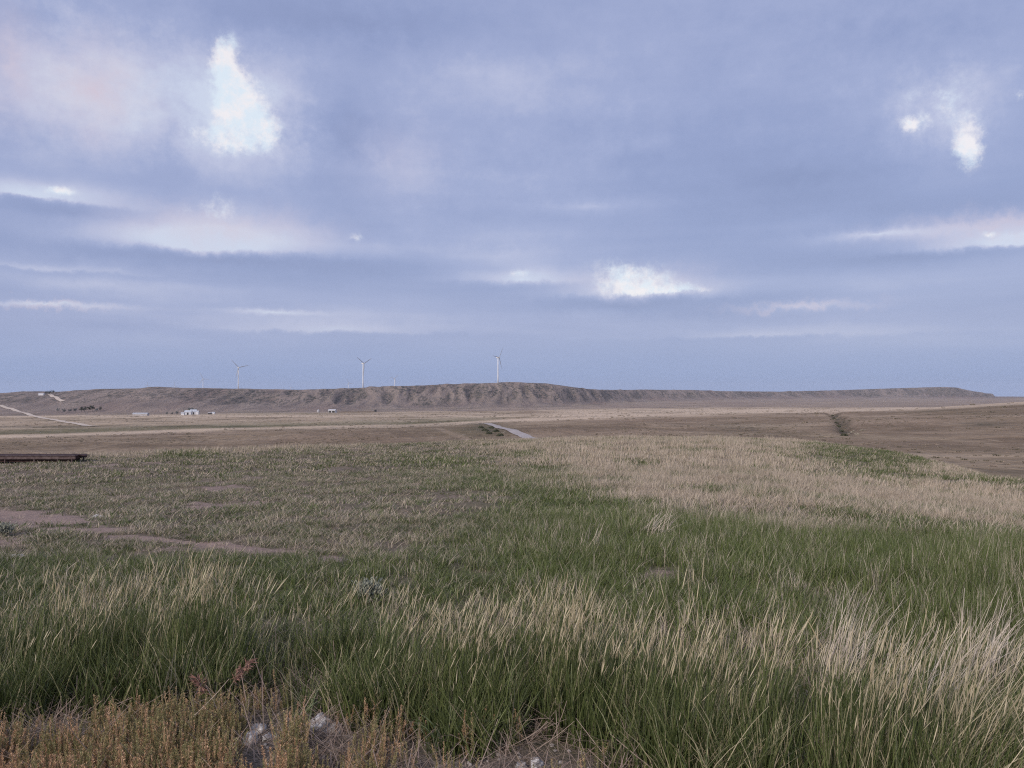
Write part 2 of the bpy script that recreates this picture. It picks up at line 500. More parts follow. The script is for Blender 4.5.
def material(name, rough=0.85, spec=0.2):
    m = bpy.data.materials.new(name)
    m.use_nodes = True
    t = NT(m.node_tree)
    b = m.node_tree.nodes['Principled BSDF']
    b.inputs['Roughness'].default_value = rough
    b.inputs['Specular IOR Level'].default_value = spec
    return m, t, b


def simple_mat(name, c1, c2, scale=3.0, rough=.8, bump=0.0, spec=.2, metal=0.0):
    m, t, b = material(name, rough, spec)
    co = t.node('ShaderNodeTexCoord').outputs['Object']
    n = t.noise(co, scale, 6, .6)
    t.put(b.inputs['Base Color'], t.mix(t.ramp(n, .35, .65), c1, c2))
    b.inputs['Metallic'].default_value = metal
    if bump:
        bp = t.node('ShaderNodeBump', {'Height': n, 'Strength': bump, 'Distance': 0.05})
        t.put(b.inputs['Normal'], bp.outputs[0])
    return m


# ------------------------------------------------------------------ ground materials
def field_material():
    m, t, b = material('field_soil_and_thatch', .95, .1)
    pos = t.node('ShaderNodeNewGeometry').outputs['Position']
    a = t.node('ShaderNodeAttribute', attribute_name='cover')
    s = t.node('ShaderNodeSeparateColor', {0: a.outputs['Color']})
    green, blond, bare = s.outputs
    verge = a.outputs['Alpha']
    n1 = t.noise(pos, 1.3, 8, .62)
    n2 = t.noise(pos, 9.0, 6, .65)
    n3 = t.noise(pos, 38.0, 5, .7)
    thatch = t.mix(t.ramp(n2, .3, .7), (.11, .083, .066), (.23, .18, .148))
    thatch = t.mix(t.ramp(n1, .35, .7), thatch, (.16, .135, .095))
    c = t.mix(t.m('MULTIPLY', green, .7), thatch, t.mix(t.ramp(n2, .3, .7), (.065, .075, .035), (.14, .14, .07)))
    c = t.mix(t.m('MULTIPLY', blond, .85), c, t.mix(t.ramp(n2, .3, .7), (.27, .215, .17), (.45, .38, .31)))
    soil = t.mix(t.ramp(n3, .3, .7), (.22, .16, .135), (.35, .27, .235))
    c = t.mix(t.ramp(t.m('ADD', bare, t.m('MULTIPLY', t.m('SUBTRACT', n2, .5), .7)), .3, .6), c, soil)
    grav = t.mix(t.ramp(n3, .35, .65), (.12, .095, .08), (.27, .235, .215))
    c = t.mix(t.m('MULTIPLY', verge, t.ramp(n1, .3, .55, .3, .9)), c, grav)
    t.put(b.inputs['Base Color'], c)
    h = t.m('ADD', t.m('MULTIPLY', n3, .35), n2)
    t.put(b.inputs['Normal'], t.node('ShaderNodeBump', {'Height': h, 'Strength': .8, 'Distance': .06}).outputs[0])
    return m


def valley_material():
    m, t, b = material('valley_dry_grassland', .95, .05)
    pos = t.node('ShaderNodeNewGeometry').outputs['Position']
    a = t.node('ShaderNodeAttribute', attribute_name='cover')
    s = t.node('ShaderNodeSeparateColor', {0: a.outputs['Color']})
    green, pale, shrub = s.outputs
    n0 = t.noise(pos, .006, 6, .6, .5)
    n1 = t.noise(pos, .05, 7, .62, .4)
    n2 = t.noise(t.node('ShaderNodeVectorMath', {0: pos, 1: (1, .16, 1)}, operation='MULTIPLY').outputs[0], .42, 6, .72)
    sx = t.node('ShaderNodeVectorMath', {0: pos, 1: (.006, .016, 0)}, operation='MULTIPLY').outputs[0]
    st = t.noise(sx, 1.0, 6, .55, .6)
    brown = t.mix(t.ramp(n1, .3, .7), (.215, .165, .112), (.35, .28, .195))
    brown = t.mix(t.ramp(st, .50, .62, 0, .85), brown, (.43, .345, .25))
    brown = t.mix(t.ramp(st, .47, .36, 0, .8), brown, (.15, .122, .085))
    brown = t.mix(t.ramp(n0, .45, .65, 0, .6), brown, (.25, .185, .14))
    c = t.mix(t.m('MULTIPLY', green, t.ramp(n1, .3, .6, .6, 1.0), clamp=True), brown, t.mix(t.ramp(n2, .3, .7), (.085, .086, .046), (.165, .155, .088)))
    c = t.mix(t.m('MULTIPLY', pale, t.ramp(st, .3, .6, .75, 1.0), clamp=True), c, (.56, .45, .34))
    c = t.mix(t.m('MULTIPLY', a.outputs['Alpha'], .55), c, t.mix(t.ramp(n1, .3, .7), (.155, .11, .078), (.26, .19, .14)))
    # single sage bushes and bare spots, each too small to pick out
    vo = t.node('ShaderNodeTexVoronoi', {'Scale': .33}, feature='F1')
    t.put(vo.inputs['Vector'], pos)
    spot = t.m('MULTIPLY', t.ramp(vo.outputs['Distance'], .38, .2), t.ramp(n1, .5, .64))
    c = t.mix(t.m('MULTIPLY', spot, .5), c, (.06, .06, .045))
    c = t.mix(t.m('MULTIPLY', shrub, t.ramp(n2, .42, .56)), c, (.045, .05, .038))
    c = t.mix(t.m('MULTIPLY', t.ramp(n2, .54, .70), .6), c, (.40, .325, .24))
    c = t.mix(t.m('MULTIPLY', t.ramp(n2, .46, .32), .55), c, (.13, .105, .075))
    t.put(b.inputs['Base Color'], c)
    h = t.m('ADD', t.m('MULTIPLY', n1, 5.0), n2)
    t.put(b.inputs['Normal'], t.node('ShaderNodeBump', {'Height': h, 'Strength': .7, 'Distance': 1.2}).outputs[0])
    return m


def bluff_material():
    m, t, b = material('bluff_rock_and_sage', .95, .05)
    geo = t.node('ShaderNodeNewGeometry')
    pos = geo.outputs['Position']
    nz = t.node('ShaderNodeSeparateXYZ', {0: geo.outputs['True Normal']}).outputs[2]
    a = t.node('ShaderNodeAttribute', attribute_name='cover')
    s = t.node('ShaderNodeSeparateColor', {0: a.outputs['Color']})
    face, pale, foot = s.outputs
    pp = t.node('ShaderNodeVectorMath', {0: pos, 1: (1, .22, 1.6)}, operation='MULTIPLY').outputs[0]
    n0 = t.noise(pp, .006, 6, .6, .5)
    n1 = t.noise(pp, .022, 7, .65, .6)
    n2 = t.noise(pp, .13, 6, .75)
    steep = t.ramp(nz, .99, .90)
    c = t.mix(t.ramp(n1, .3, .7), (.19, .155, .14), (.315, .26, .225))
    c = t.mix(t.ramp(n0, .45, .62, 0, .7), c, (.25, .19, .168))
    c = t.mix(t.m('MULTIPLY', pale, t.ramp(n1, .3, .6, .5, 1.0)), c, (.40, .32, .25))
    rock = t.mix(t.ramp(n2, .35, .65), (.16, .135, .125), (.30, .255, .225))
    c = t.mix(t.m('MULTIPLY', steep, .7), c, rock)
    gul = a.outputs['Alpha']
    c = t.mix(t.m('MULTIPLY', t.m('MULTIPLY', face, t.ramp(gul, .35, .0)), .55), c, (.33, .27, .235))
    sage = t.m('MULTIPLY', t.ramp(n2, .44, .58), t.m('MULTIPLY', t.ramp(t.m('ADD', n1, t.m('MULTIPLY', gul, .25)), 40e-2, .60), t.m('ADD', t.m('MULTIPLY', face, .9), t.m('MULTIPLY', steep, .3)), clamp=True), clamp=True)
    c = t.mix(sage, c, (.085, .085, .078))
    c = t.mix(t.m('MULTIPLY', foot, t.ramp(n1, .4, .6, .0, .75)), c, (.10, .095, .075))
    t.put(b.inputs['Base Color'], c)
    h = t.m('ADD', t.m('MULTIPLY', n1, 7.0), t.m('MULTIPLY', n2, 2.0))
    t.put(b.inputs['Normal'], t.node('ShaderNodeBump', {'Height': h, 'Strength': .9, 'Distance': 3.0}).outputs[0])
    return m


# ------------------------------------------------------------------ ground meshes: one continuous sheet in three rings
FA = np.radians(np.concatenate([np.arange(-180, -48, 6.0), np.linspace(-48, 48, 901), np.arange(54, 180, 6.0)]))


def ring_mesh(name, radii, mat, coverfn, centre=False):
    na, nr = len(FA), len(radii)
    A, R = np.meshgrid(FA, radii)
    X, Y = (R * np.sin(A)).ravel(), (R * np.cos(A)).ravel()
    Z = land(X, Y)
    cov = coverfn(X, Y, Z)
    i = np.arange(nr - 1)[:, None] * na
    j = np.arange(na)[None, :]
    j2 = (j + 1) % na
    quads = np.stack([i + j, i + na + j, i + na + j2, i + j2], -1).reshape(-1, 4)
    verts = np.stack([X, Y, Z], 1)
    nv = len(verts)
    me = bpy.data.meshes.new(name)
    nf = len(quads)
    me.vertices.add(nv); me.vertices.foreach_set('co', verts.ravel())
    loops = quads[:, ::-1].ravel()
    sizes = np.full(nf, 4)
    if centre:
        loops = np.concatenate([loops, np.arange(na)[::-1]]); sizes = np.append(sizes, na); nf += 1
        loops[-na:] = np.arange(na)[::-1]
    me.loops.add(len(loops)); me.loops.foreach_set('vertex_index', loops)
    me.polygons.add(nf)
    starts = np.concatenate([[0], np.cumsum(sizes)[:-1]])
    me.polygons.foreach_set('loop_start', starts)
    me.polygons.foreach_set('use_smooth', np.ones(nf, bool))
    me.update(calc_edges=True)
    me.validate()
    at = me.color_attributes.new('cover', 'FLOAT_COLOR', 'POINT')
    at.data.foreach_set('color', np.stack(cov, 1).astype(np.float32).ravel())
    me.materials.append(mat)
    o = bpy.data.objects.new(name, me)
    COL.objects.link(o)
    return o


def valley_cover(x, y, z):
    u, v = uv_of(x, y, z)
    r = np.hypot(x, y)
    n = fbm(x / 90, y / 90, 4, 201)
    front = (y > 1).astype(float)
    g = lambda cu, cv, ru, rv: np.exp(-(((u - cu) / ru) ** 2 + ((v - cv) / rv) ** 2))
    green = .95 * g(485, 431, 26, 7) + .5 * g(455, 432, 45, 6) + .5 * g(290, 413, 70, 2.2) + .5 * g(965, 413, 45, 4) + .35 * g(995, 418, 30, 8)
    green = green + .18 * sstep(200, 330, r) * sstep(470, 415, r) * sstep(540, 480, u) * sstep(-.35, .15, n + .1) + .35 * g(420, 424.5, 80, 1.6) + .25 * g(150, 428, 200, 2.0) + .3 * sstep(.1, .4, n)  # olive on the left hill face also stands in for relief shading
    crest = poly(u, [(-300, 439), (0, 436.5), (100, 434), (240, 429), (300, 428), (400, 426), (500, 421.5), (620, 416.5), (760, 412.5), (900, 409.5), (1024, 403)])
    pale = .95 * sstep(2.6, .2, np.abs(v - crest + 1.5 * n)) * sstep(330, 430, r)
    pale = pale + .5 * sstep(680, 900, r) * sstep(-.35, .15, n) + .4 * g(900, 421, 90, 3)
    pale = pale + .55 * sstep(640, 720, r) * sstep(520, 600, u) * sstep(1700, 1300, r)
    pale = pale + .6 * sstep(1.6, .2, np.abs(v - 416.0 - 2 * n)) + .5 * sstep(1.2, .2, np.abs(u - 448 - (v - 432) * 2.6) * r / F / 3.0) * (v > 428) * (v < 444)
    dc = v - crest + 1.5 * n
    green = green + .85 * sstep(-7.5, -5, dc) * sstep(-1.0, -2.2, dc) * sstep(520, 470, u)
    face = sstep(0, 3, dc) * sstep(150, 260, r) * sstep(-.5, .2, n + .2)  # faces below the crest coloured darker, in place of relief shading
    gl = 829 + (660 - r) * 0.055 + 5 * pnoise(r / 45.0, r * 0 + 3.3, 4)
    w = np.abs(u - gl) * r / F
    shrub = .9 * np.exp(-((w - 1.0) / 3.0) ** 2) * sstep(290, 360, r) * (1 - sstep(600, 670, r)) + .7 * g(485, 428, 16, 5)
    shrub = shrub + .8 * g(985, 424, 22, 2.5) * (n > 0) + .55 * g(740, 428, 30, 5) + .45 * sstep(1.6, .4, np.abs(v - poly(u, [(0, 427), (200, 426), (300, 429), (420, 425.5), (490, 423)]))) * (u < 500)
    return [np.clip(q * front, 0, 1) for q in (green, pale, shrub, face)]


def bluff_cover(x, y, z):
    u, v = uv_of(x, y, z)
    r = np.hypot(x, y)
    az = np.clip(np.arctan2(x, y), _raz[0], _raz[-1])
    Db = np.interp(az, _raz, [q[1] for q in RIDGE]); Dc = np.interp(az, _raz, [q[2] for q in RIDGE])
    t = (r - Db) / (Dc - Db)
    n = fbm(x / 200, y / 200, 4, 301)
    face = np.clip(sstep(.34, .62, t) * (1 - sstep(1.0, 1.25, t)) + .35 * sstep(0, .5, n), 0, 1)
    pale = sstep(.38, -.05, t) * (.45 + .45 * sstep(-.2, .3, n)) + .4 * sstep(.05, .4, n) * sstep(.35, .0, t)
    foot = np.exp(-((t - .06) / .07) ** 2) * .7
    front = (y > 1).astype(float)
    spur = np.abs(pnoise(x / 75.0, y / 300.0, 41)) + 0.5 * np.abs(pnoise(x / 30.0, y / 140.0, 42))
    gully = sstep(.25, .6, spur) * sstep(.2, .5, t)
    return [np.clip(q * front, 0, 1) for q in (face, pale, foot, gully)]


def geo(a, b, ratio):
    n = int(math.ceil(math.log(b / a) / math.log(ratio)))
    return list(a * (b / a) ** (np.arange(n + 1) / n))


tag(ring_mesh('grassland', np.array(geo(1.0, 110, 1.016)), field_material(), cover, True), 'near grassland slope with patchy grass and bare soil', kind='structure')
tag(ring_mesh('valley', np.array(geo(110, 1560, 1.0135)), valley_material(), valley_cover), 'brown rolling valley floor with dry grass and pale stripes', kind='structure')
tag(ring_mesh('bluffs', np.array(geo(1560, 2700, 1.0042) + geo(2700, 7000, 1.012)[1:] + geo(7000, 14500, 1.06)[1:]), bluff_material(), bluff_cover), 'long purple brown bluff ridge below the sky', kind='structure')


# ------------------------------------------------------------------ roads
def road_strip(name, path, width, mat, label, lift=.06, sub=10):
    pts = []
    for (u0, r0), (u1, r1) in zip(path[:-1], path[1:]):
        for k in range(sub):
            f = k / sub
            a = az_of(u0 + (u1 - u0) * f); r = r0 + (r1 - r0) * f
            pts.append(Vector((r * math.sin(a), r * math.cos(a), 0)))
    a = az_of(path[-1][0]); pts.append(Vector((path[-1][1] * math.sin(a), path[-1][1] * math.cos(a), 0)))
    vs, fs = [], []
    n = 4
    for i, p in enumerate(pts):
        d = (pts[min(i + 1, len(pts) - 1)] - pts[max(i - 1, 0)]).normalized()
        s = Vector((d.y, -d.x, 0))
        for k in range(n + 1):
            q = p + s * width * (k / n - .5)
            crown = .12 * (1 - (2 * k / n - 1) ** 2)
            vs.append((q.x, q.y, zat(q.x, q.y) + lift + crown))
    for i in range(len(pts) - 1):
        for k in range(n):
            b = i * (n + 1) + k
            fs.append((b, b + 1, b + n + 2, b + n + 1))
    o = mesh_obj(name, vs, fs, mat, smooth=True)
    return tag(o, label, kind='structure')


gravel = simple_mat('road_gravel', (.31, .28, .265), (.42, .385, .37), .4, .9)
dirt = simple_mat('track_dirt', (.46, .39, .32), (.58, .50, .42), .3, .9)
_hill = [(q[0], ground_at(q[0], q[1], 1500).xy.length) for q in ((50, 394.6), (54, 397), (58, 399.3), (63, 401.5))]
road_strip('hillside_track', _hill, 9.0, dirt, 'short pale track climbing the far left hillside above the grove', .8)
_road = [(560, 150), (546, 220)] + [(q[0], ground_at(q[0], q[1], 130).xy.length) for q in ((533, 440), (524, 436), (515, 432.5), (505, 429), (496, 426), (489, 424.2))]
_road.append((483, _road[-1][1] + 60))
road_strip('gravel_road', _road, 4.6, gravel, 'pale grey gravel road running down to the valley', .22)
_trk = [(q[0], ground_at(q[0], q[1], 130).xy.length) for q in ((-40, 401), (0, 405.5), (12, 409), (25, 413), (45, 418.5), (70, 423), (95, 426.5))]
road_strip('dirt_track', _trk, 9.0, dirt, 'pale dirt track at far left edge of the valley', .5)


# ------------------------------------------------------------------ grass: tuft meshes scattered on the ground
rnd = random.Random(5)


def grass_material(name, green_a, green_b, dry_a, dry_b, head=None):
    """blade colour from the tuft's own dryness and the blade's own shade"""
    m, t, b = material(name, .5, .4)
    dry = t.node('ShaderNodeAttribute', attribute_name='dry', attribute_type='INSTANCER').outputs['Fac']
    tone = t.node('ShaderNodeAttribute', attribute_name='tone', attribute_type='INSTANCER').outputs['Fac']
    bl = t.node('ShaderNodeAttribute', attribute_name='blade')
    s = t.node('ShaderNodeSeparateColor', {0: bl.outputs['Color']})
    shade, along, ishead = s.outputs
    k = t.m('ADD', t.m('MULTIPLY', shade, .6), t.m('MULTIPLY', tone, .4))
    g = t.mix(k, green_a, green_b)
    d = t.mix(k, dry_a, dry_b)
    # each blade is either still green or cured, more of them cured in dry tufts, tips first
    f = t.ramp(t.m('ADD', dry, t.m('MULTIPLY_ADD', along, .22, t.m('MULTIPLY', t.m('SUBTRACT', shade, .5), .9))), .42, .66)
    c = t.mix(f, g, d)
    if head:
        c = t.mix(ishead, c, t.mix(k, head[0], head[1]))
    t.put(b.inputs['Base Color'], c)
    tr = t.node('ShaderNodeBsdfTranslucent', {'Color': c})
    mx = t.node('ShaderNodeMixShader', {0: .26, 1: b.outputs[0], 2: tr.outputs[0]})
    out = [n for n in m.node_tree.nodes if n.type == 'OUTPUT_MATERIAL'][0]
    m.node_tree.links.new(mx.outputs[0], out.inputs[0])
    return m


class Tuft:
    def __init__(self, name, mat):
        self.v, self.f, self.c, self.name, self.mat = [], [], [], name, mat

    def blade(self, base, h, w, lean, az, bend, seg=4, shade=.5, fold=0.0, head=None, tip=.08, broken=0):
        """a tapered strip that starts upright and arcs over towards az"""
        dx, dy = math.cos(az), math.sin(az)
        fa = rnd.uniform(0, math.pi)
        wx, wy = math.cos(fa), math.sin(fa)
        p = Vector(base)
        ang = lean
        i0 = len(self.v)
        st = h / seg
        for i in range(seg + 1):
            k = i / seg
            ww = w * (1 - (1 - tip) * k ** 1.6) * .5
            self.v += [(p.x - wx * ww, p.y - wy * ww, p.z), (p.x + wx * ww, p.y + wy * ww, p.z)]
            self.c += [(shade, k, 0)] * 2
            ang = lean + bend * k ** 1.5
            if broken and k > .55:
                ang = 1.9
            p = p + Vector((dx * math.sin(ang), dy * math.sin(ang), math.cos(ang))) * st
        for i in range(seg):
            a = i0 + 2 * i
            self.f.append((a, a + 1, a + 3, a + 2))
        if head:
            self.spike(p, ang, dx, dy, head[0], head[1], shade)

    def spike(self, p, ang, dx, dy, ln, w, shade):
        d = Vector((dx * math.sin(ang + .08), dy * math.sin(ang + .08), math.cos(ang + .08)))
        s = d.cross(Vector((0, 0, 1)))
        s = s.normalized() if s.length > .01 else Vector((1, 0, 0))
        t = d.cross(s).normalized()
        i0 = len(self.v)
        for k, q in ((0, .25), (.3, 1), (.7, .75), (1, .05)):
            for o in (s, -s * .5 + t * .86, -s * .5 - t * .86):
                self.v.append(tuple(p + d * ln * k + o * w * q * .5))
                self.c.append((shade, 1, 1))
        for r in range(3):
            for k in range(3):
                a, b2 = i0 + r * 3 + k, i0 + r * 3 + (k + 1) % 3
                self.f.append((a, b2, b2 + 3, a + 3))

    def leaf(self, p, d, ln, w, shade, col=(0, 0)):
        d = Vector(d).normalized()
        s = d.cross(Vector((rnd.uniform(-1, 1), rnd.uniform(-1, 1), rnd.uniform(-.3, .3))))
        s = s.normalized() if s.length > 1e-4 else Vector((1, 0, 0))
        p = Vector(p)
        i0 = len(self.v)
        self.v += [tuple(p), tuple(p + d * ln * .5 + s * w * .5), tuple(p + d * ln), tuple(p + d * ln * .5 - s * w * .5)]
        self.c += [(shade, col[0], col[1])] * 4
        self.f.append((i0, i0 + 1, i0 + 2, i0 + 3))

    def mesh(self):
        me = bpy.data.meshes.new(self.name)
        me.from_pydata([tuple(q) for q in self.v], [], self.f)
        at = me.color_attributes.new('blade', 'FLOAT_COLOR', 'POINT')
        at.data.foreach_set('color', np.array([(*c, 1.0) for c in self.c], np.float32).ravel())
        me.materials.append(self.mat)
        me.update()
        return me

    def source(self, coll):
        o = bpy.data.objects.new(self.name, self.mesh())
        coll.objects.link(o)
        return o


def scatter_tree():
    g = bpy.data.node_groups.new('scatter', 'GeometryNodeTree')
    g.interface.new_socket('Geometry', in_out='INPUT', socket_type='NodeSocketGeometry')
    g.interface.new_socket('Collection', in_out='INPUT', socket_type='NodeSocketCollection')
    g.interface.new_socket('Geometry', in_out='OUTPUT', socket_type='NodeSocketGeometry')
    n = g.nodes
    gi, go = n.new('NodeGroupInput'), n.new('NodeGroupOutput')
    ci = n.new('GeometryNodeCollectionInfo')
    ci.inputs['Separate Children'].default_value = True
    ci.inputs['Reset Children'].default_value = True
    ip = n.new('GeometryNodeInstanceOnPoints')
    ip.inputs['Pick Instance'].default_value = True

    def named(name, typ):
        q = n.new('GeometryNodeInputNamedAttribute')
        q.data_type = typ
        q.inputs['Name'].default_value = name
        return q.outputs['Attribute']
    L = g.links.new
    L(gi.outputs['Geometry'], ip.inputs['Points'])
    L(gi.outputs['Collection'], ci.inputs['Collection'])
    L(ci.outputs[0], ip.inputs['Instance'])
    L(named('pick', 'INT'), ip.inputs['Instance Index'])
    L(named('turn', 'FLOAT_VECTOR'), ip.inputs['Rotation'])
    L(named('size', 'FLOAT_VECTOR'), ip.inputs['Scale'])
    L(ip.outputs[0], go.inputs[0])
    return g


SCATTER = scatter_tree()


def scatter(name, label, coll, P, pick, turn, size, dry, tone):
    """P etc. are arrays; one object of kind stuff"""
    n = len(P)
    me = bpy.data.meshes.new(name)
    me.vertices.add(n)
    me.vertices.foreach_set('co', np.asarray(P, np.float32).ravel())
    for nm, typ, key, arr in (('pick', 'INT', 'value', pick), ('turn', 'FLOAT_VECTOR', 'vector', turn), ('size', 'FLOAT_VECTOR', 'vector', size),
                              ('dry', 'FLOAT', 'value', dry), ('tone', 'FLOAT', 'value', tone)):
        at = me.attributes.new(nm, typ, 'POINT')
        at.data.foreach_set(key, np.asarray(arr, np.int32 if typ == 'INT' else np.float32).ravel())
    o = bpy.data.objects.new(name, me)
    COL.objects.link(o)
    md = o.modifiers.new('scatter', 'NODES')
    md.node_group = SCATTER
    for it in SCATTER.interface.items_tree:
        if it.in_out == 'INPUT' and it.socket_type == 'NodeSocketCollection':
            md[it.identifier] = coll
    return tag(o, label, kind='stuff')


R = np.random.RandomState(21)


def sector(r0, r1, dens, half=44.0):
    area = math.radians(2 * half) / 2 * (r1 * r1 - r0 * r0)
    n = int(area * dens)
    r = np.sqrt(R.uniform(r0 * r0, r1 * r1, n))
    a = np.radians(R.uniform(-half, half, n))
    x, y = r * np.sin(a), r * np.cos(a)
    return x, y, land(x, y)


def cat(*a):
    return np.concatenate(a)


# --- tuft kinds
G_FIELD = grass_material('field_grass_blades', (.055, .078, .022), (.175, .215, .07), (.28, .228, .162), (.58, .50, .40))
G_TALL = grass_material('tall_grass_blades', (.030, .050, .014), (.20, .235, .085), (.30, .255, .15), (.56, .49, .33), ((.36, .30, .185), (.70, .62, .44)))
G_WEED = grass_material('verge_weed_leaves', (.21, .195, .085), (.40, .36, .185), (.41, .235, .135), (.62, .43, .27))
G_DEAD = grass_material('dead_litter_blades', (.17, .13, .10), (.34, .275, .21), (.24, .165, .135), (.42, .335, .28))


def field_tuft(coll, k, nb, rad, hmin, hmax, w, spread, mat=None, seg=3, bendmax=.9):
    t = Tuft('tuft_%02d' % k, mat or G_FIELD)
    for _ in range(nb):
        q = rad * math.sqrt(rnd.random()); a = rnd.uniform(0, 6.283)
        az = a + rnd.uniform(-.9, .9) if rnd.random() < .6 else rnd.gauss(0, .8)
        t.blade((q * math.cos(a), q * math.sin(a), -.02), rnd.uniform(hmin, hmax), w * rnd.uniform(.6, 1.25), rnd.uniform(0, spread), az,
                rnd.uniform(.1, bendmax), seg, rnd.random())
    t.source(coll)


C_NEAR = bpy.data.collections.new('near_tufts')
for k in range(6):
    field_tuft(C_NEAR, k, 34, .10, .10, .34, .006, .35, seg=4)
C_MID = bpy.data.collections.new('mid_tufts')
for k in range(6):
    field_tuft(C_MID, k, 30, .15, .10, .34, .011, .4)
C_FAR = bpy.data.collections.new('far_tufts')
for k in range(6):
    field_tuft(C_FAR, k, 34, .36, .12, .36, .024, .4)


def field_scatter(name, label, coll, r0, r1, dens, hs, extra=0.0):
    x, y, z = sector(r0, r1, dens)
    g, bl, ba, ve = cover(x, y, z)
    u, v = uv_of(x, y, z)
    n = fbm(x / 1.1, y / 1.5, 4, 131) * 1.3
    big = fbm(x / 5, y / 7, 3, 137)
    fe = front_edge_r(x, y)
    keep = R.uniform(0, 1, len(x)) > np.clip(ba * 1.15 + .30 * (1 - g) * (1 - bl) + .45 * sstep(.0, .4, n), 0, .985)
    keep &= fe > 4.95
    x, y, z, g, bl, ba, n, big, u, v = [q[keep] for q in (x, y, z, g, bl, ba, n, big, u, v)]
    k = len(x)
    band = sstep(470, 560, u) * sstep(505, 530, v) * g           # the lush strip
    h = (.24 + .40 * band + .40 * bl + .22 * g * (1 - band)) * (1 + .45 * n) * np.clip(np.exp(R.normal(size=k) * .30), .4, 1.55) * hs
    right = sstep(820, 960, u) * sstep(535, 570, v)
    h = h * (1 + .55 * right) * (1 + .9 * bl * fbm(x / 1.1, y / .7, 3, 143))
    wid = R.uniform(.8, 1.3, k)
    right_ = sstep(-.1, .35, big)
    dry = np.clip(.52 + .16 * right_ * band + .20 * R.normal(size=k) + .55 * bl - .58 * g + .22 * n - .10 * big * (1 - bl), .0, 1.1)
    tone = np.clip(.24 + .19 * R.normal(size=k) + .5 * n + .42 * bl + .2 * g + .22 * band * (1 - .5 * right_), 0, 1)
    turn = np.stack([R.normal(size=k) * .06, R.normal(size=k) * .06, R.normal(size=k) * .9], 1)
    return scatter(name, label, coll, np.stack([x, y, z], 1), R.randint(0, 6, k), turn, np.stack([wid, wid, h], 1), dry, tone)


field_scatter('meadow_grass', 'short green and straw grass behind the tall roadside band', C_NEAR, 4.6, 12.5, 105, .95)
field_scatter('pasture_grass', 'patchy green and blond pasture grass in the middle distance', C_MID, 12, 27, 40, 1.0)
field_scatter('crest_grass', 'blond and green grass running up to the near crest', C_FAR, 26, 88, 7.5, 1.15)

# --- the tall band along the verge
C_TALL = bpy.data.collections.new('tall_tufts')


def tall_tuft(k, nb, nstem, hb, hs, headw, leafw):
    t = Tuft('tall_%02d' % k, G_TALL)
    for _ in range(nb):
        q = .09 * math.sqrt(rnd.random()); a = rnd.uniform(0, 6.283)
        az = rnd.gauss(0, .7) if rnd.random() < .25 else rnd.uniform(0, 6.283)
        t.blade((q * math.cos(a), q * math.sin(a), -.03), hb * rnd.uniform(.45, 1.1), rnd.uniform(.0035, .0075) * leafw, rnd.uniform(0, .2), az, rnd.uniform(.05, .8), 4,
                rnd.random() ** 1.4, broken=rnd.random() < .07)
    for _ in range(nstem):
        q = .09 * math.sqrt(rnd.random()); a = rnd.uniform(0, 6.283)
        t.blade((q * math.cos(a), q * math.sin(a), -.03), hs * rnd.uniform(.72, 1.08), .0032, rnd.uniform(0, .09), rnd.gauss(0, .9), rnd.uniform(.02, .28), 5,
                rnd.uniform(.0, .85), head=(rnd.uniform(.06, .15), rnd.uniform(.004, .0078) * headw * .8) if rnd.random() < .85 else None, tip=.7)
    t.source(C_TALL)


for k in range(4):
    tall_tuft(k, 72, 1 + k % 2, .50, .56, .7, 1.15)          # mostly leaves
for k in range(4, 8):
    tall_tuft(k, 46, 20, .47, .60, .75, .95)       # many heads
for k in range(8, 10):                          # cured, leaning straw
    t = Tuft('tall_%02d' % k, G_TALL)
    for _ in range(46):
        q = .08 * math.sqrt(rnd.random()); a = rnd.uniform(0, 6.283)
        t.blade((q * math.cos(a), q * math.sin(a), -.03), rnd.uniform(.3, .72), rnd.uniform(.002, .0045), rnd.uniform(.05, .4), rnd.gauss(.1, .4), rnd.uniform(.3, 1.1), 6, rnd.random(), tip=.4)
    t.source(C_TALL)
C_TALL_N = 10


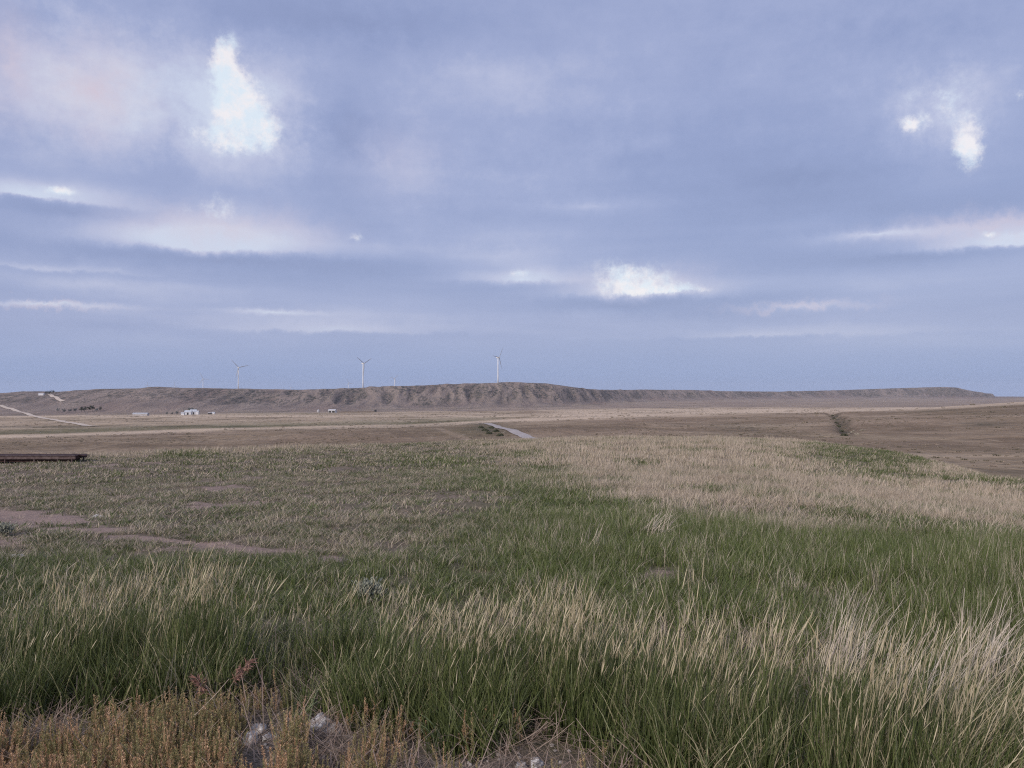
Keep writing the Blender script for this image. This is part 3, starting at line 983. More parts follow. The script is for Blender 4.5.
def tall_scatter():
    x, y, z = sector(2.9, 8.2, 215, 46)
    fe = front_edge_r(x, y)
    u, v = uv_of(x, y, z)
    n = fbm(x / .55, y / .45, 3, 151)
    n2 = fbm(x / 1.3, y / 1.3, 2, 157)
    back = poly(u, [(-400, 5.15), (0, 5.15), (300, 5.15), (560, 5.25), (700, 5.4), (850, 5.9), (1024, 6.6), (1300, 7.0)])
    e = sstep(4.45, 4.75, fe + .25 * n) * sstep(.75, -.35, fe - back + .6 * n2)
    dens = e * np.clip(.62 + .9 * n + .25 * n2, .10, 1)
    keep = R.uniform(0, 1, len(x)) < dens * .95
    x, y, z, u, v, n, n2, fe = [q[keep] for q in (x, y, z, u, v, n, n2, fe)]
    k = len(x)
    # plumes of pale heads and straw where the photograph has them
    g = lambda cu, w: np.exp(-((u - cu) / w) ** 2)
    straw = np.clip(.9 * g(855, 26) + .95 * g(960, 55) + .5 * g(700, 60) + .45 * g(510, 30) + .8 * g(1010, 22), 0, 1) * sstep(600, 760, u + 200 * g(510, 40))
    heads = np.clip(.55 - .25 * sstep(600, 760, u) + .5 * g(215, 35) + .35 * g(60, 70) + .45 * g(510, 80) + .4 * g(850, 30) + .4 * g(1000, 40) + .6 * n2, 0, 1)
    dice = R.uniform(0, 1, k)
    pick = np.where(dice < straw * .2, R.randint(8, 10, k), np.where(R.uniform(0, 1, k) < heads * sstep(4.68, 4.95, fe + .12 * n) * (1 - .8 * sstep(5.1, 5.5, fe + .3 * n2)), R.randint(4, 8, k), R.randint(0, 4, k)))
    rise = sstep(4.3, 4.95, fe)                                         # the front fringe is shorter
    h = (.50 + .33 * rise) * (1 + .20 * n2 + .16 * n) * R.uniform(.78, 1.12, k)
    h = h * poly(u, [(0, 1.0), (250, 1.0), (400, .95), (560, .95), (760, 1.0), (1024, 1.06)])
    back_low = sstep(5.3, 6.4, fe)
    h = h * (1 - .24 * back_low)
    wid = R.uniform(.85, 1.25, k)
    dry = np.clip(.09 + .15 * R.normal(size=k) + .15 * n2 + .75 * (pick >= 8) - .05 * sstep(500, 800, u), -.2, 1.2)
    tone = np.clip(.40 + .25 * R.normal(size=k) + .2 * n, 0, 1)
    turn = np.stack([R.normal(size=k) * .05, R.normal(size=k) * .06 + .04 * sstep(700, 1000, u), R.normal(size=k) * .6], 1)
    scatter('tall_grass', 'tall green roadside grass with pale tan seed heads', C_TALL, np.stack([x, y, z], 1), pick, turn, np.stack([wid, wid, h], 1), dry, tone)


tall_scatter()

# --- rusty low weeds on the verge
C_WEED = bpy.data.collections.new('weed_sprigs')
for k in range(7):
    t = Tuft('weed_%02d' % k, G_WEED)
    for _ in range(rnd.randint(6, 10)):
        a = rnd.uniform(0, 6.283); q = .07 * math.sqrt(rnd.random())
        bx, by = q * math.cos(a), q * math.sin(a)
        h = rnd.uniform(.11, .24)
        lx, ly = rnd.gauss(0, .10) + bx * 1.2, rnd.gauss(0, .10) + by * 1.2
        sh = rnd.random()
        t.blade((bx, by, -.01), h, .004, math.hypot(lx, ly), math.atan2(ly, lx), .1, 2, sh, tip=.5)
        for i in range(100):
            f = .12 + .9 * rnd.random() ** .8
            p = (bx + lx * h * f, by + ly * h * f, h * min(f, 1) * (1 - .5 * (lx * lx + ly * ly)))
            ang = rnd.uniform(0, 6.283)
            t.leaf(p, (math.cos(ang), math.sin(ang), rnd.uniform(.7, 2.2)), rnd.uniform(.010, .024) * (1.15 - .55 * f), rnd.uniform(.0025, .0045), min(1, max(0, sh + rnd.gauss(0, .2))), (f, 0))
    t.source(C_WEED)


def weed_scatter():
    x, y, z = sector(2.4, 5.3, 820, 48)
    fe = front_edge_r(x, y)
    u, v = uv_of(x, y, z)
    n = fbm(x / .4, y / .4, 3, 171)
    n2 = fbm(x / .9, y / .9, 2, 175)
    lim = poly(u, [(-400, 4.5), (0, 4.2), (100, 4.15), (230, 4.35), (300, 4.25), (380, 4.6), (1300, 4.6)])
    dens = sstep(.25, -.15, fe - lim + .5 * n) * poly(u, [(-500, 1), (190, 1), (270, .8), (335, .45), (385, .08), (560, .05), (700, .02), (1300, .0)])
    # stony gaps
    spot = lambda cu, cv, ru, rv: np.exp(-(((u - cu) / ru) ** 2 + ((v - cv) / rv) ** 2))
    gap = 1.5 * spot(257, 757, 24, 38) + 1.5 * spot(327, 755, 21, 38) + spot(10, 785, 40, 20) + .9 * spot(515, 775, 44, 32) + .8 * spot(60, 705, 30, 14)
    keep = R.uniform(0, 1, len(x)) < dens * (1 - np.clip(1.3 * gap, 0, 1)) * np.clip(.85 + .7 * n, .25, 1)
    x, y, z, n, n2, u = [q[keep] for q in (x, y, z, n, n2, u)]
    k = len(x)
    h = np.clip(.74 * np.exp(R.normal(size=k) * .16), .45, 1.05) * (1 + .3 * n2)
    dry = np.clip(.36 + .24 * R.normal(size=k) + .7 * n2, 0, 1)
    turn = np.stack([R.normal(size=k) * .08, R.normal(size=k) * .08, R.uniform(0, 6.28, k)], 1)
    scatter('verge_weeds', 'low rust and olive weeds at the bottom left verge', C_WEED, np.stack([x, y, z], 1), R.randint(0, 7, k), turn, np.stack([h, h, h], 1), dry, np.clip(.5 + .3 * R.normal(size=k), 0, 1))


weed_scatter()

# --- dead litter lying between the stems
C_LIT = bpy.data.collections.new('litter_wisps')
for k in range(5):
    t = Tuft('litter_%02d' % k, G_DEAD)
    for _ in range(16):
        t.blade((rnd.uniform(-.13, .13), rnd.uniform(-.13, .13), rnd.uniform(.0, .04)), rnd.uniform(.08, .26), rnd.uniform(.002, .005), rnd.uniform(.9, 1.5), rnd.uniform(0, 6.283), rnd.uniform(-.5, .5), 4, rnd.random(), tip=.5)
    t.source(C_LIT)


def litter_scatter():
    x, y, z = sector(2.4, 5.6, 210, 46)
    fe = front_edge_r(x, y)
    n = fbm(x / .5, y / .5, 2, 181)
    keep = R.uniform(0, 1, len(x)) < np.clip(.5 + n, .1, 1) * sstep(3.2, 4.0, fe) * (1 - .6 * sstep(4.7, 5.0, fe))
    x, y, z = x[keep], y[keep], z[keep]
    k = len(x)
    s = R.uniform(.7, 1.3, k)
    turn = np.stack([R.normal(size=k) * .1, R.normal(size=k) * .1, R.uniform(0, 6.28, k)], 1)
    scatter('dead_grass_litter', 'dead grey brown grass litter under the tall grass', C_LIT, np.stack([x, y, z], 1), R.randint(0, 5, k), turn, np.stack([s, s, s], 1), R.uniform(0, 1, k), R.uniform(0, 1, k))


litter_scatter()

# --- loose gravel on the verge
C_GRAV = bpy.data.collections.new('pebbles')
M_PEB = simple_mat('verge_gravel_stone', (.26, .235, .225), (.48, .45, .44), 40, .9)


def lump(bm_sub, seed, amp, squash):
    bm = bmesh.new()
    bmesh.ops.create_icosphere(bm, subdivisions=bm_sub, radius=1.0)
    for v in bm.verts:
        p = v.co.copy()
        k = 1 + amp * float(fbm(np.array([p.x * 1.1 + p.z * .7]), np.array([p.y * 1.1 - p.z * .6]), 3, seed)[0])
        v.co = Vector((p.x * k, p.y * k, p.z * k * squash))
    return bm


for k in range(5):
    bm = lump(1, 400 + k, .5, .7)
    me = bpy.data.meshes.new('pebble_%02d' % k)
    bm.to_mesh(me); bm.free(); me.materials.append(M_PEB)
    C_GRAV.objects.link(bpy.data.objects.new('pebble_%02d' % k, me))
x, y, z = sector(2.3, 4.9, 420, 48)
fe = front_edge_r(x, y)
keep = R.uniform(0, 1, len(x)) < sstep(4.9, 4.0, fe) * np.clip(.6 + 1.2 * fbm(x / .35, y / .35, 3, 191), .05, 1)
x, y, z = x[keep], y[keep], z[keep]
k = len(x)
s = np.exp(R.normal(size=k) * .45) * .007
scatter('verge_gravel', 'loose pale gravel showing through the verge weeds', C_GRAV, np.stack([x, y, z + .003], 1), R.randint(0, 5, k), R.uniform(0, 6.28, (k, 3)), np.stack([s, s, s], 1), R.uniform(0, 1, k), R.uniform(0, 1, k))

# ------------------------------------------------------------------ rocks on the verge and in the field
M_ROCK = simple_mat('pale_limestone', (.34, .32, .31), (.74, .73, .73), 22, .9, .8)


def rock(px, py, size, squash, label, seed, group=None):
    p = ground_at(px, py)
    bm = lump(3, seed, .95, squash)
    size *= 1.2 if py > 600 else 1.0
    bmesh.ops.scale(bm, vec=(size, size * .8, size), verts=bm.verts)
    o = bm_obj('rock', bm, M_ROCK, smooth=True)
    o.location = (p.x, p.y, p.z + size * squash * .22)
    o.rotation_euler = (rnd.uniform(-.3, .3), rnd.uniform(-.3, .3), rnd.uniform(0, 6))
    return tag(o, label, 'rock', group or 'pale rocks')


rock(322, 729, .046, .95, 'round white rock in the weeds, larger of the pair below the tall grass', 501)
rock(335, 730, .030, .9, 'small grey rock touching the right side of the round white rock', 502)
rock(252, 741, .034, .9, 'white rock lowest in the stony gap among the rusty weeds', 503)
rock(259, 731, .036, .7, 'grey flat rock in the middle of the stony weed gap', 504)
rock(268, 738, .024, .8, 'small pale rock at right of the stony weed gap', 505)
rock(66, 686, .040, .5, 'flat pale rock half hidden at the tall grass foot, far left', 506)
rock(497, 746, .026, .7, 'pale stone on bare ground at the bottom, leftmost of three', 507)
rock(536, 764, .028, .8, 'white stone at the bottom edge, right of two dull stones', 508)
rock(522, 767, .022, .8, 'dull small stone at the bottom edge beside the white stone', 509)
rock(19, 557, .10, .28, 'flat white rock in the field left edge above the tall grass', 510)
rock(99, 517, .11, .2, 'thin pale slab on the upper edge of the bare dirt track', 511)

# ------------------------------------------------------------------ single plants that stand out
M_SAGE = simple_mat('sage_leaf', (.17, .185, .145), (.32, .335, .28), 30, .8)
M_WOOD = simple_mat('grey_woody_stem', (.13, .105, .085), (.22, .18, .15), 20, .9)


def sagebrush(px, py, h, label, seed):
    rr = random.Random(seed)
    p = ground_at(px, py)
    root = empty('sagebrush', p)
    tag(root, label, 'sagebrush', 'silver sagebrushes')
    bm = bmesh.new()
    tips = []
    for i in range(16):
        a = rr.uniform(0, 6.283); l = rr.uniform(.15, .7)
        d = Vector((math.cos(a) * l, math.sin(a) * l, 1)).normalized()
        e = d * h * rr.uniform(.6, 1)
        mid = e * .5 + Vector((rr.uniform(-.02, .02), rr.uniform(-.02, .02), 0))
        add_tube(bm, [(0, 0, -.02), mid, e], [.006, .004, .002], 5)
        tips += [(mid, d, .6), (e * .78, d, 1), (e, d, 1)]
    bm_obj('stem', bm, M_WOOD, root)
    vs, fs = [], []
    for c, d, w in tips:
        for _ in range(26):
            q = c + Vector((rr.gauss(0, .035), rr.gauss(0, .035), rr.gauss(0, .03))) * w
            dd = (d + Vector((rr.uniform(-1, 1), rr.uniform(-1, 1), rr.uniform(-.2, 1)))).normalized()
            s = dd.cross(Vector((rr.uniform(-1, 1), rr.uniform(-1, 1), rr.uniform(-1, 1)))).normalized() * .006
            l = dd * rr.uniform(.025, .045)
            i = len(vs)
            vs += [q, q + l * .6 + s, q + l, q + l * .6 - s]
            fs.append((i, i + 1, i + 2, i + 3))
    mesh_obj('foliage', vs, fs, M_SAGE, root)


sagebrush(368, 602, .13, 'small silvery sagebrush just behind the tall seed heads', 1)
sagebrush(4, 536, .16, 'silvery sagebrush at the left edge beside the bare track', 2)

G_STRAW = simple_mat('straw_blades', (.38, .32, .26), (.62, .55, .47), 8, .7)
G_PLUME = simple_mat('reddish_plume', (.20, .105, .085), (.34, .20, .165), 30, .8)
G_BLUE = simple_mat('broad_blue_green_leaf', (.09, .12, .06), (.20, .235, .13), 12, .6)


def plain_tuft(name, px, py, label, mat, nb, h, w, lean, az, bend, group, rad=.06, head=None, seg=6):
    p = ground_at(px, py)
    t = Tuft(name, mat)
    for _ in range(nb):
        q = rad * math.sqrt(rnd.random()); a = rnd.uniform(0, 6.283)
        t.blade((q * math.cos(a), q * math.sin(a), -.02), h * rnd.uniform(.5, 1.05), w * rnd.uniform(.6, 1.2), rnd.uniform(lean[0], lean[1]), rnd.gauss(az, .45), rnd.uniform(*bend), seg, rnd.random(), head=head, tip=.35)
    o = bpy.data.objects.new(name, t.mesh())
    COL.objects.link(o)
    o.location = p
    return tag(o, label, 'grass clump', group)


plain_tuft('straw_clump', 590, 551, 'pale straw clump sticking up in the green strip, left of another', G_STRAW, 22, .36, .008, (.1, .5), .2, (.1, .5), 'bleached straw clumps', .12)
plain_tuft('straw_clump', 652, 536, 'pale arching straw clump near the upper edge of the green strip', G_STRAW, 55, .46, .008, (.1, .8), .1, (.3, 1.2), 'bleached straw clumps', .2)
plain_tuft('straw_clump', 900, 745, 'large bleached straw clump leaning right, lowest at the right', G_STRAW, 130, .66, .0045, (.15, .75), .05, (.2, .8), 'bleached straw clumps', .15)
plain_tuft('straw_clump', 835, 700, 'pale arching straw clump beneath the tallest plume at the right', G_STRAW, 110, .66, .004, (.0, .32), .1, (.2, .9), 'bleached straw clumps', .12)
plain_tuft('straw_clump', 975, 705, 'pale arching straw clump close to the right edge', G_STRAW, 120, .66, .004, (.05, .4), .1, (.3, 1.0), 'bleached straw clumps', .14)


def plume(px, py, h, az, label):
    p = ground_at(px, py)
    root = empty('seed_plume', p)
    tag(root, label, 'seed plume', 'reddish seed plumes')
    bm = bmesh.new()
    pts = [Vector((math.cos(az) * h * .5 * f ** 2, math.sin(az) * h * .2 * f ** 2, h * f)) for f in (0, .25, .5, .75, 1)]
    add_tube(bm, pts, [.003, .003, .0025, .002, .0015], 5)
    bm_obj('stem', bm, M_WOOD, root)
    t = Tuft('plume', G_PLUME)
    for i in range(150):
        f = rnd.uniform(.62, 1.0)
        c = Vector((math.cos(az) * h * .5 * f ** 2, math.sin(az) * h * .2 * f ** 2, h * f))
        a = rnd.uniform(0, 6.283)
        d = (math.cos(a) * .7 + math.cos(az) * .5, math.sin(a) * .7, rnd.uniform(-.6, .7))
        t.leaf(c, d, rnd.uniform(.03, .055), .004, rnd.random())
    o = bpy.data.objects.new('plume', t.mesh())
    COL.objects.link(o)
    o.parent = root


plume(225, 712, .26, .2, 'reddish brown drooping seed plume, tallest at the foot of tall grass')
plume(212, 716, .19, 2.6, 'short reddish seed plume left of the tallest plume')
plume(395, 712, .20, .4, 'dusty red seed plume in front of tall grass left of centre')

for i, (px, py, lb) in enumerate(((300, 722, 'arching broad grey green leaves beside the round white rock'), (512, 738, 'upright broad blue green leaves above bare ground near bottom centre'),
                                  (440, 750, 'broad grey green leaf clump at bottom, left of the bare stones'), (170, 700, 'broad green leaf clump between the rusty weeds and tall grass'))):
    plain_tuft('broadleaf_grass', px, py, lb, G_BLUE, 14, .25, .010, (.05, .5), 1.0 + i, (.3, 1.6), 'broad leaved grass clumps', .06)

# ------------------------------------------------------------------ rusty steel frame in the field
M_RUST = simple_mat('rusty_painted_steel', (.035, .020, .020), (.07, .042, .038), 4, .8, .2)
M_RUST2 = simple_mat('worn_steel_edge', (.075, .052, .052), (.13, .10, .098), 6, .7)


def steel_frame():
    p = ground_at(85, 462.5)
    L, Dp, H = 6.4, 1.1, .36
    root = empty('steel_trough', (p.x - .45, p.y, p.z - .04), 0.0)
    tag(root, 'long low rusty steel trough on short legs at left edge of field', 'trough')
    bm = bmesh.new()
    add_box(bm, (-L / 2 - .05, Dp / 2, H - .03), (L - .1, Dp - .14, .03), None, .004)
    bm_obj('deck', bm, M_RUST, root)
    for yy in (.035, Dp - .035):
        bm = bmesh.new()
        add_box(bm, (-L / 2, yy, H - .005), (L, .07, .014), None, .003)
        add_box(bm, (-L / 2, yy + (.02 if yy < .5 else -.02), H - .085), (L, .012, .146), None, .002)
        add_box(bm, (-L / 2, yy, H - .166), (L, .06, .012), None, .002)
        bm_obj('side_rail', bm, M_RUST2 if yy < .5 else M_RUST, root)
    bm = bmesh.new()
    add_box(bm, (-.02, Dp / 2, H - .085), (.012, Dp - .18, .14), None, .002)
    add_box(bm, (.14, Dp / 2, H - .012), (.30, .5, .014), Matrix.Rotation(.12, 3, 'Y'), .002)
    bm_obj('end_plate', bm, M_RUST, root)
    bm = bmesh.new()
    add_box(bm, (-L / 2 - .06, Dp / 2, H * .40), (L - .4, Dp - .30, .20), None, .02)
    bm_obj('trough_body', bm, M_RUST, root)
    for xx in (-.16, -.82, -1.9, -3.25, -4.6, -6.1):
        for yy in (.045, Dp - .045):
            bm = bmesh.new()
            add_box(bm, (xx, yy, .07), (.05, .05, .30), None, .004)
            bm_obj('leg', bm, M_RUST2, root)


steel_frame()

# ------------------------------------------------------------------ wind turbines
M_TOWER = simple_mat('turbine_white_paint', (.66, .67, .68), (.72, .73, .74), .3, .5)
M_BLADE = simple_mat('turbine_blade_backlit_grey', (.36, .37, .39), (.42, .43, .45), .3, .5)  # greyer than the tower: backlit shade put into the blade colour


def turbine_meshes():
    out = {}
    bm = bmesh.new()
    add_tube(bm, [(0, 0, -3), (0, 0, 25), (0, 0, 52), (0, 0, 78.5)], [1.9, 1.75, 1.5, 1.2], 16)
    out['tower'] = (bm, M_TOWER)
    bm = bmesh.new()
    add_box(bm, (0, 1.2, 80.2), (3.4, 9.0, 3.6), None, .6)
    out['nacelle'] = (bm, M_TOWER)
    bm = bmesh.new()
    add_tube(bm, [(0, -3.3, 80.2), (0, -4.4, 80.2), (0, -5.4, 80.2), (0, -6.0, 80.2)], [1.7, 1.7, 1.2, .3], 12)
    out['hub'] = (bm, M_TOWER)
    bm = bmesh.new()
    secs = []
    for f, ch, th in ((0, 1.8, 1.8), (.06, 2.2, 1.8), (.2, 2.8, .9), (.5, 2.0, .6), (.8, 1.3, .4), (1, .45, .15)):
        tw = .35 * (1 - f)
        ring = []
        for k in range(8):
            a = 2 * math.pi * k / 8
            lx, ly = math.cos(a) * ch / 2, math.sin(a) * th / 2
            ring.append(bm.verts.new((lx * math.cos(tw) - ly * math.sin(tw), lx * math.sin(tw) + ly * math.cos(tw), 1.2 + f * 37)))
        secs.append(ring)
    for q in range(len(secs) - 1):
        for k in range(8):
            bm.faces.new((secs[q][k], secs[q][(k + 1) % 8], secs[q + 1][(k + 1) % 8], secs[q + 1][k]))
    bm.faces.new(secs[-1])
    out['blade'] = (bm, M_BLADE)
    res = {}
    for n, (bm, mat) in out.items():
        me = bpy.data.meshes.new(n)
        bmesh.ops.recalc_face_normals(bm, faces=bm.faces)
        bm.to_mesh(me); bm.free(); me.materials.append(mat)
        me.polygons.foreach_set('use_smooth', [n != 'nacelle'] * len(me.polygons))
        res[n] = me
    return res


TM = turbine_meshes()


def turbine(px, hub_row, phase, yaw, label):
    # the range at which an 80 m hub standing on the plateau reaches that row
    rr_ = np.exp(np.linspace(math.log(2250), math.log(13000), 700))
    a_ = az_of(px)
    zz = land(rr_ * math.sin(a_), rr_ * math.cos(a_))
    rows = HZ + F * (CAMZ - zz - 80.2) / (rr_ * math.cos(a_))
    p = at_range(px, rr_[int(np.argmin(np.abs(rows - hub_row)))])
    root = empty('wind_turbine', p, yaw)
    tag(root, label, 'wind turbine', 'wind turbines on the ridge')
    for n in ('tower', 'nacelle', 'hub'):
        o = bpy.data.objects.new(n, TM[n]); COL.objects.link(o); o.parent = root
    for k in range(3):
        o = bpy.data.objects.new('blade', TM['blade']); COL.objects.link(o); o.parent = root
        o.location = (0, -4.4, 80.2)
        o.rotation_euler = (0, math.radians(phase + 120 * k), 0)


turbine(498, 357.5, -84, 1.05, 'white wind turbine with tall tower standing highest on the bluff crest')
turbine(363, 363.5, -58, .95, 'tall white wind turbine left of the bluff crest with full tower showing')
turbine(238.3, 367.5, -44, .6, 'tall white wind turbine over the hill above the left farm')
turbine(394.5, 378.5, -75, .5, 'short distant turbine just right of the tall middle turbine')
turbine(348.6, 383, -22, .3, 'turbine with one blade raised, just left of the tall middle turbine')
turbine(203, 378.8, -25, .4, 'distant turbine with blade up, directly above the farm buildings')
turbine(174.5, 385.6, 0, .3, 'turbine with only hub and blade above the hill, left of the farm turbine')
turbine(147.3, 385, 6, .3, 'faint far turbine showing only a blade over the left hill')
turbine(290.5, 387.6, 80, .3, 'faint far turbine low over the ridge between two tall turbines, right one')
turbine(283, 388.6, 60, .3, 'faint far turbine low over the ridge between two tall turbines, left one')
turbine(126, 389.4, 75, .3, 'faintest far turbine, leftmost over the hill skyline')

# ------------------------------------------------------------------ farmsteads
M_WHITE = simple_mat('white_painted_siding', (.50, .51, .54), (.62, .63, .66), .5, .6)
M_METAL = simple_mat('galvanised_roof', (.40, .43, .47), (.52, .55, .59), .6, .45)
M_GREYB = simple_mat('weathered_grey_boards', (.30, .29, .30), (.42, .41, .42), .6, .8)
M_DARK = simple_mat('dark_opening', (.03, .03, .03), (.05, .05, .05), 1, .8)


def building(name, cat_, px, rng, L, Wd, H, rise, yaw, wall, roofm, label, doors=1, openfront=False):
    p = at_range(px, rng)
    root = empty(name, p, yaw)
    tag(root, label, cat_, 'farm buildings')
    l, w = L / 2, Wd / 2
    zb = -1.0
    vs = [(-l, -w, zb), (l, -w, zb), (l, w, zb), (-l, w, zb), (-l, -w, H), (l, -w, H), (l, w, H), (-l, w, H), (-l, 0, H + rise), (l, 0, H + rise)]
    fs = [(0, 1, 5, 4), (2, 3, 7, 6), (1, 2, 6, 9, 5), (3, 0, 4, 8, 7)]
    mesh_obj('wall', vs, fs, wall, root)
    o = .5
    k = rise / w
    t = .25
    rv, rf = [], []
    for sgn in (-1, 1):
        b = len(rv)
        rv += [(-l - o, 0, H + rise + .02), (l + o, 0, H + rise + .02), (l + o, sgn * (w + o), H - k * o + .02), (-l - o, sgn * (w + o), H - k * o + .02)]
        rv += [(q[0], q[1], q[2] + t) for q in rv[b:b + 4]]
        rf += [(b + 4, b + 5, b + 6, b + 7), (b, b + 3, b + 2, b + 1), (b + 2, b + 3, b + 7, b + 6), (b + 1, b + 2, b + 6, b + 5), (b, b + 4, b + 7, b + 3)]
    mesh_obj('roof', rv, rf, roofm, root)
    for i in range(doors):
        cx = (i - (doors - 1) / 2) * L / max(doors, 1)
        bm = bmesh.new()
        dw = (L / max(doors, 1) * .82) if openfront else min(3.2, L * .25)
        add_box(bm, (cx, -w - .06, H * (.36 if openfront else .38)), (dw, .12, H * (.72 if openfront else .75)), None, .02)
        bm_obj('door', bm, M_DARK, root)


building('machine_shed', 'shed', 141, 1500, 25, 8, 3.4, 1.2, 0, M_GREYB, M_METAL, 'long low pale shed at the left end of the farm', 0)
building('farmhouse', 'house', 188.5, 1500, 11, 9, 5.0, 2.6, .15, M_WHITE, M_METAL, 'white farmhouse in the middle of the farm cluster')
building('barn', 'barn', 193.5, 1520, 10, 9, 5.4, 3.4, .4, M_WHITE, M_METAL, 'white barn with grey roof just right of the farmhouse')
building('small_shed', 'shed', 183, 1490, 5, 4, 3.0, 1.2, 0, M_WHITE, M_METAL, 'small white shed left of the farmhouse', 0)
building('small_shed', 'shed', 197.7, 1495, 4.5, 4, 5.2, 1.2, 0, M_WHITE, M_METAL, 'narrow tall white shed at the right end of the farm cluster', 0)
building('small_shed', 'shed', 213.5, 1500, 5, 4, 2.8, 1.0, 0, M_WHITE, M_METAL, 'lone small white shed right of the farm cluster', 0)
building('small_shed', 'shed', 210, 1500, 5, 4, 2.6, .8, 0, M_DARK, M_GREYB, 'lone small dark shed beside the lone white shed', 0)
building('open_shed', 'shed', 332.5, 1560, 13.5, 9, 4.6, 1.3, -.1, M_WHITE, M_WHITE, 'white roofed open fronted shed right of the farm, below the bluff', 2, True)
building('trailer_house', 'house', 41.5, 2180, 12, 5, 3.6, .8, 0, M_WHITE, M_WHITE, 'tiny white house high on the left hillside', 0)
building('feed_shed', 'shed', 375.5, 1560, 3.4, 3, 3.0, .8, 0, M_DARK, M_DARK, 'small dark shed at the right end of the long board fence', 0)

sp = at_range(318.3, 1555)
root = empty('grain_bin', sp)
tag(root, 'pale grain bin left of the open fronted shed', 'grain bin')
bm = bmesh.new(); add_tube(bm, [(0, 0, -1), (0, 0, 4.6)], [2.3, 2.3], 18)
bm_obj('wall', bm, M_GREYB, root, True)
bm = bmesh.new(); add_tube(bm, [(0, 0, 4.55), (0, 0, 5.8), (0, 0, 6.2)], [2.45, .6, .3], 18)
bm_obj('roof', bm, M_METAL, root)


def board_fence(u0, u1, rng, h, label, nb=24):
    a, b = at_range(u0, rng), at_range(u1, rng)
    root = empty('board_fence', a)
    tag(root, label, 'fence')
    for i in range(nb):
        f0, f1 = i / nb, (i + 1) / nb - .004
        x0, y0 = a.x + (b.x - a.x) * f0, a.y + (b.y - a.y) * f0
        x1, y1 = a.x + (b.x - a.x) * f1, a.y + (b.y - a.y) * f1
        z0, z1 = zat(x0, y0) - a.z, zat(x1, y1) - a.z
        x0 -= a.x; x1 -= a.x; y0 -= a.y; y1 -= a.y
        vs = [(x0, y0, z0 - .5), (x1, y1, z1 - .5), (x1, y1, z1 + h), (x0, y0, z0 + h)]
        vs += [(q[0], q[1] + .15, q[2]) for q in vs]
        mesh_obj('board', vs, [(0, 1, 2, 3), (7, 6, 5, 4), (3, 2, 6, 7), (0, 3, 7, 4), (1, 5, 6, 2)], M_WOOD, root)


board_fence(337.5, 374, 1555, 2.2, 'long dark board windbreak fence right of the open fronted shed')

# ------------------------------------------------------------------ distant trees
M_BARK = simple_mat('tree_bark', (.06, .05, .04), (.10, .085, .07), 2, .9)
M_LEAF = simple_mat('dark_tree_leaf', (.025, .032, .024), (.055, .065, .045), .8, .9)
M_LEAF2 = simple_mat('blue_grey_tree_leaf', (.085, .10, .10), (.16, .18, .18), .8, .9)


def tree_meshes(seed, h, w):
    rr = random.Random(seed)
    bm = bmesh.new()
    add_tube(bm, [(0, 0, -.5), (.05, 0, h * .3), (.1, .05, h * .75)], [h * .035, h * .026, h * .01], 7)
    ends = []
    for k in range(9):
        a = rr.uniform(0, 6.283); z = h * rr.uniform(.25, .6)
        e = Vector((math.cos(a) * w * rr.uniform(.35, .8), math.sin(a) * w * rr.uniform(.35, .8), z + h * rr.uniform(.1, .3)))
        add_tube(bm, [(0, 0, z), e * .5 + Vector((0, 0, z * .5)), e], [h * .014, h * .009, h * .004], 5)
        ends.append(e)
    tr = bpy.data.meshes.new('trunk'); bm.to_mesh(tr); bm.free(); tr.materials.append(M_BARK)
    vs, fs = [], []
    clumps = ends + [Vector((rr.gauss(0, w * .4), rr.gauss(0, w * .4), h * rr.uniform(.35, .95))) for _ in range(12)]
    for c in clumps:
        cr = w * rr.uniform(.22, .42)
        for _ in range(34):
            q = c + Vector((rr.gauss(0, .5), rr.gauss(0, .5), rr.gauss(0, .45))) * cr
            n = Vector((rr.uniform(-1, 1), rr.uniform(-1, 1), rr.uniform(-1, 1))).normalized()
            s = n.orthogonal().normalized() * rr.uniform(.2, .38); t = n.cross(s).normalized() * rr.uniform(.2, .38)
            i = len(vs)
            vs += [q - s, q + t, q + s, q - t]
            fs.append((i, i + 1, i + 2, i + 3))
    return tr, vs, fs


TREES = []
for k in range(4):
    tr, vs, fs = tree_meshes(700 + k, 9.5, 4.2)
    pair = []
    for mt in (M_LEAF, M_LEAF2):
        me = bpy.data.meshes.new('crown')
        me.from_pydata([tuple(v) for v in vs], [], fs)
        me.materials.append(mt)
        pair.append(me)
    TREES.append((tr, pair))


def tree(px, rng, scale, kind, label, group):
    p = at_range(px, rng)
    root = empty('tree', p, rnd.uniform(0, 6))
    root.scale = (scale, scale, scale)
    tag(root, label, 'tree', group)
    tr, pair = TREES[rnd.randrange(4)]
    for n, me in (('trunk', tr), ('crown', pair[kind])):
        o = bpy.data.objects.new(n, me); COL.objects.link(o); o.parent = root


def place_words(i, n):
    names = ['first', 'second', 'third', 'fourth', 'fifth', 'sixth', 'seventh', 'eighth', 'ninth', 'tenth', 'eleventh', 'twelfth']
    return names[i]


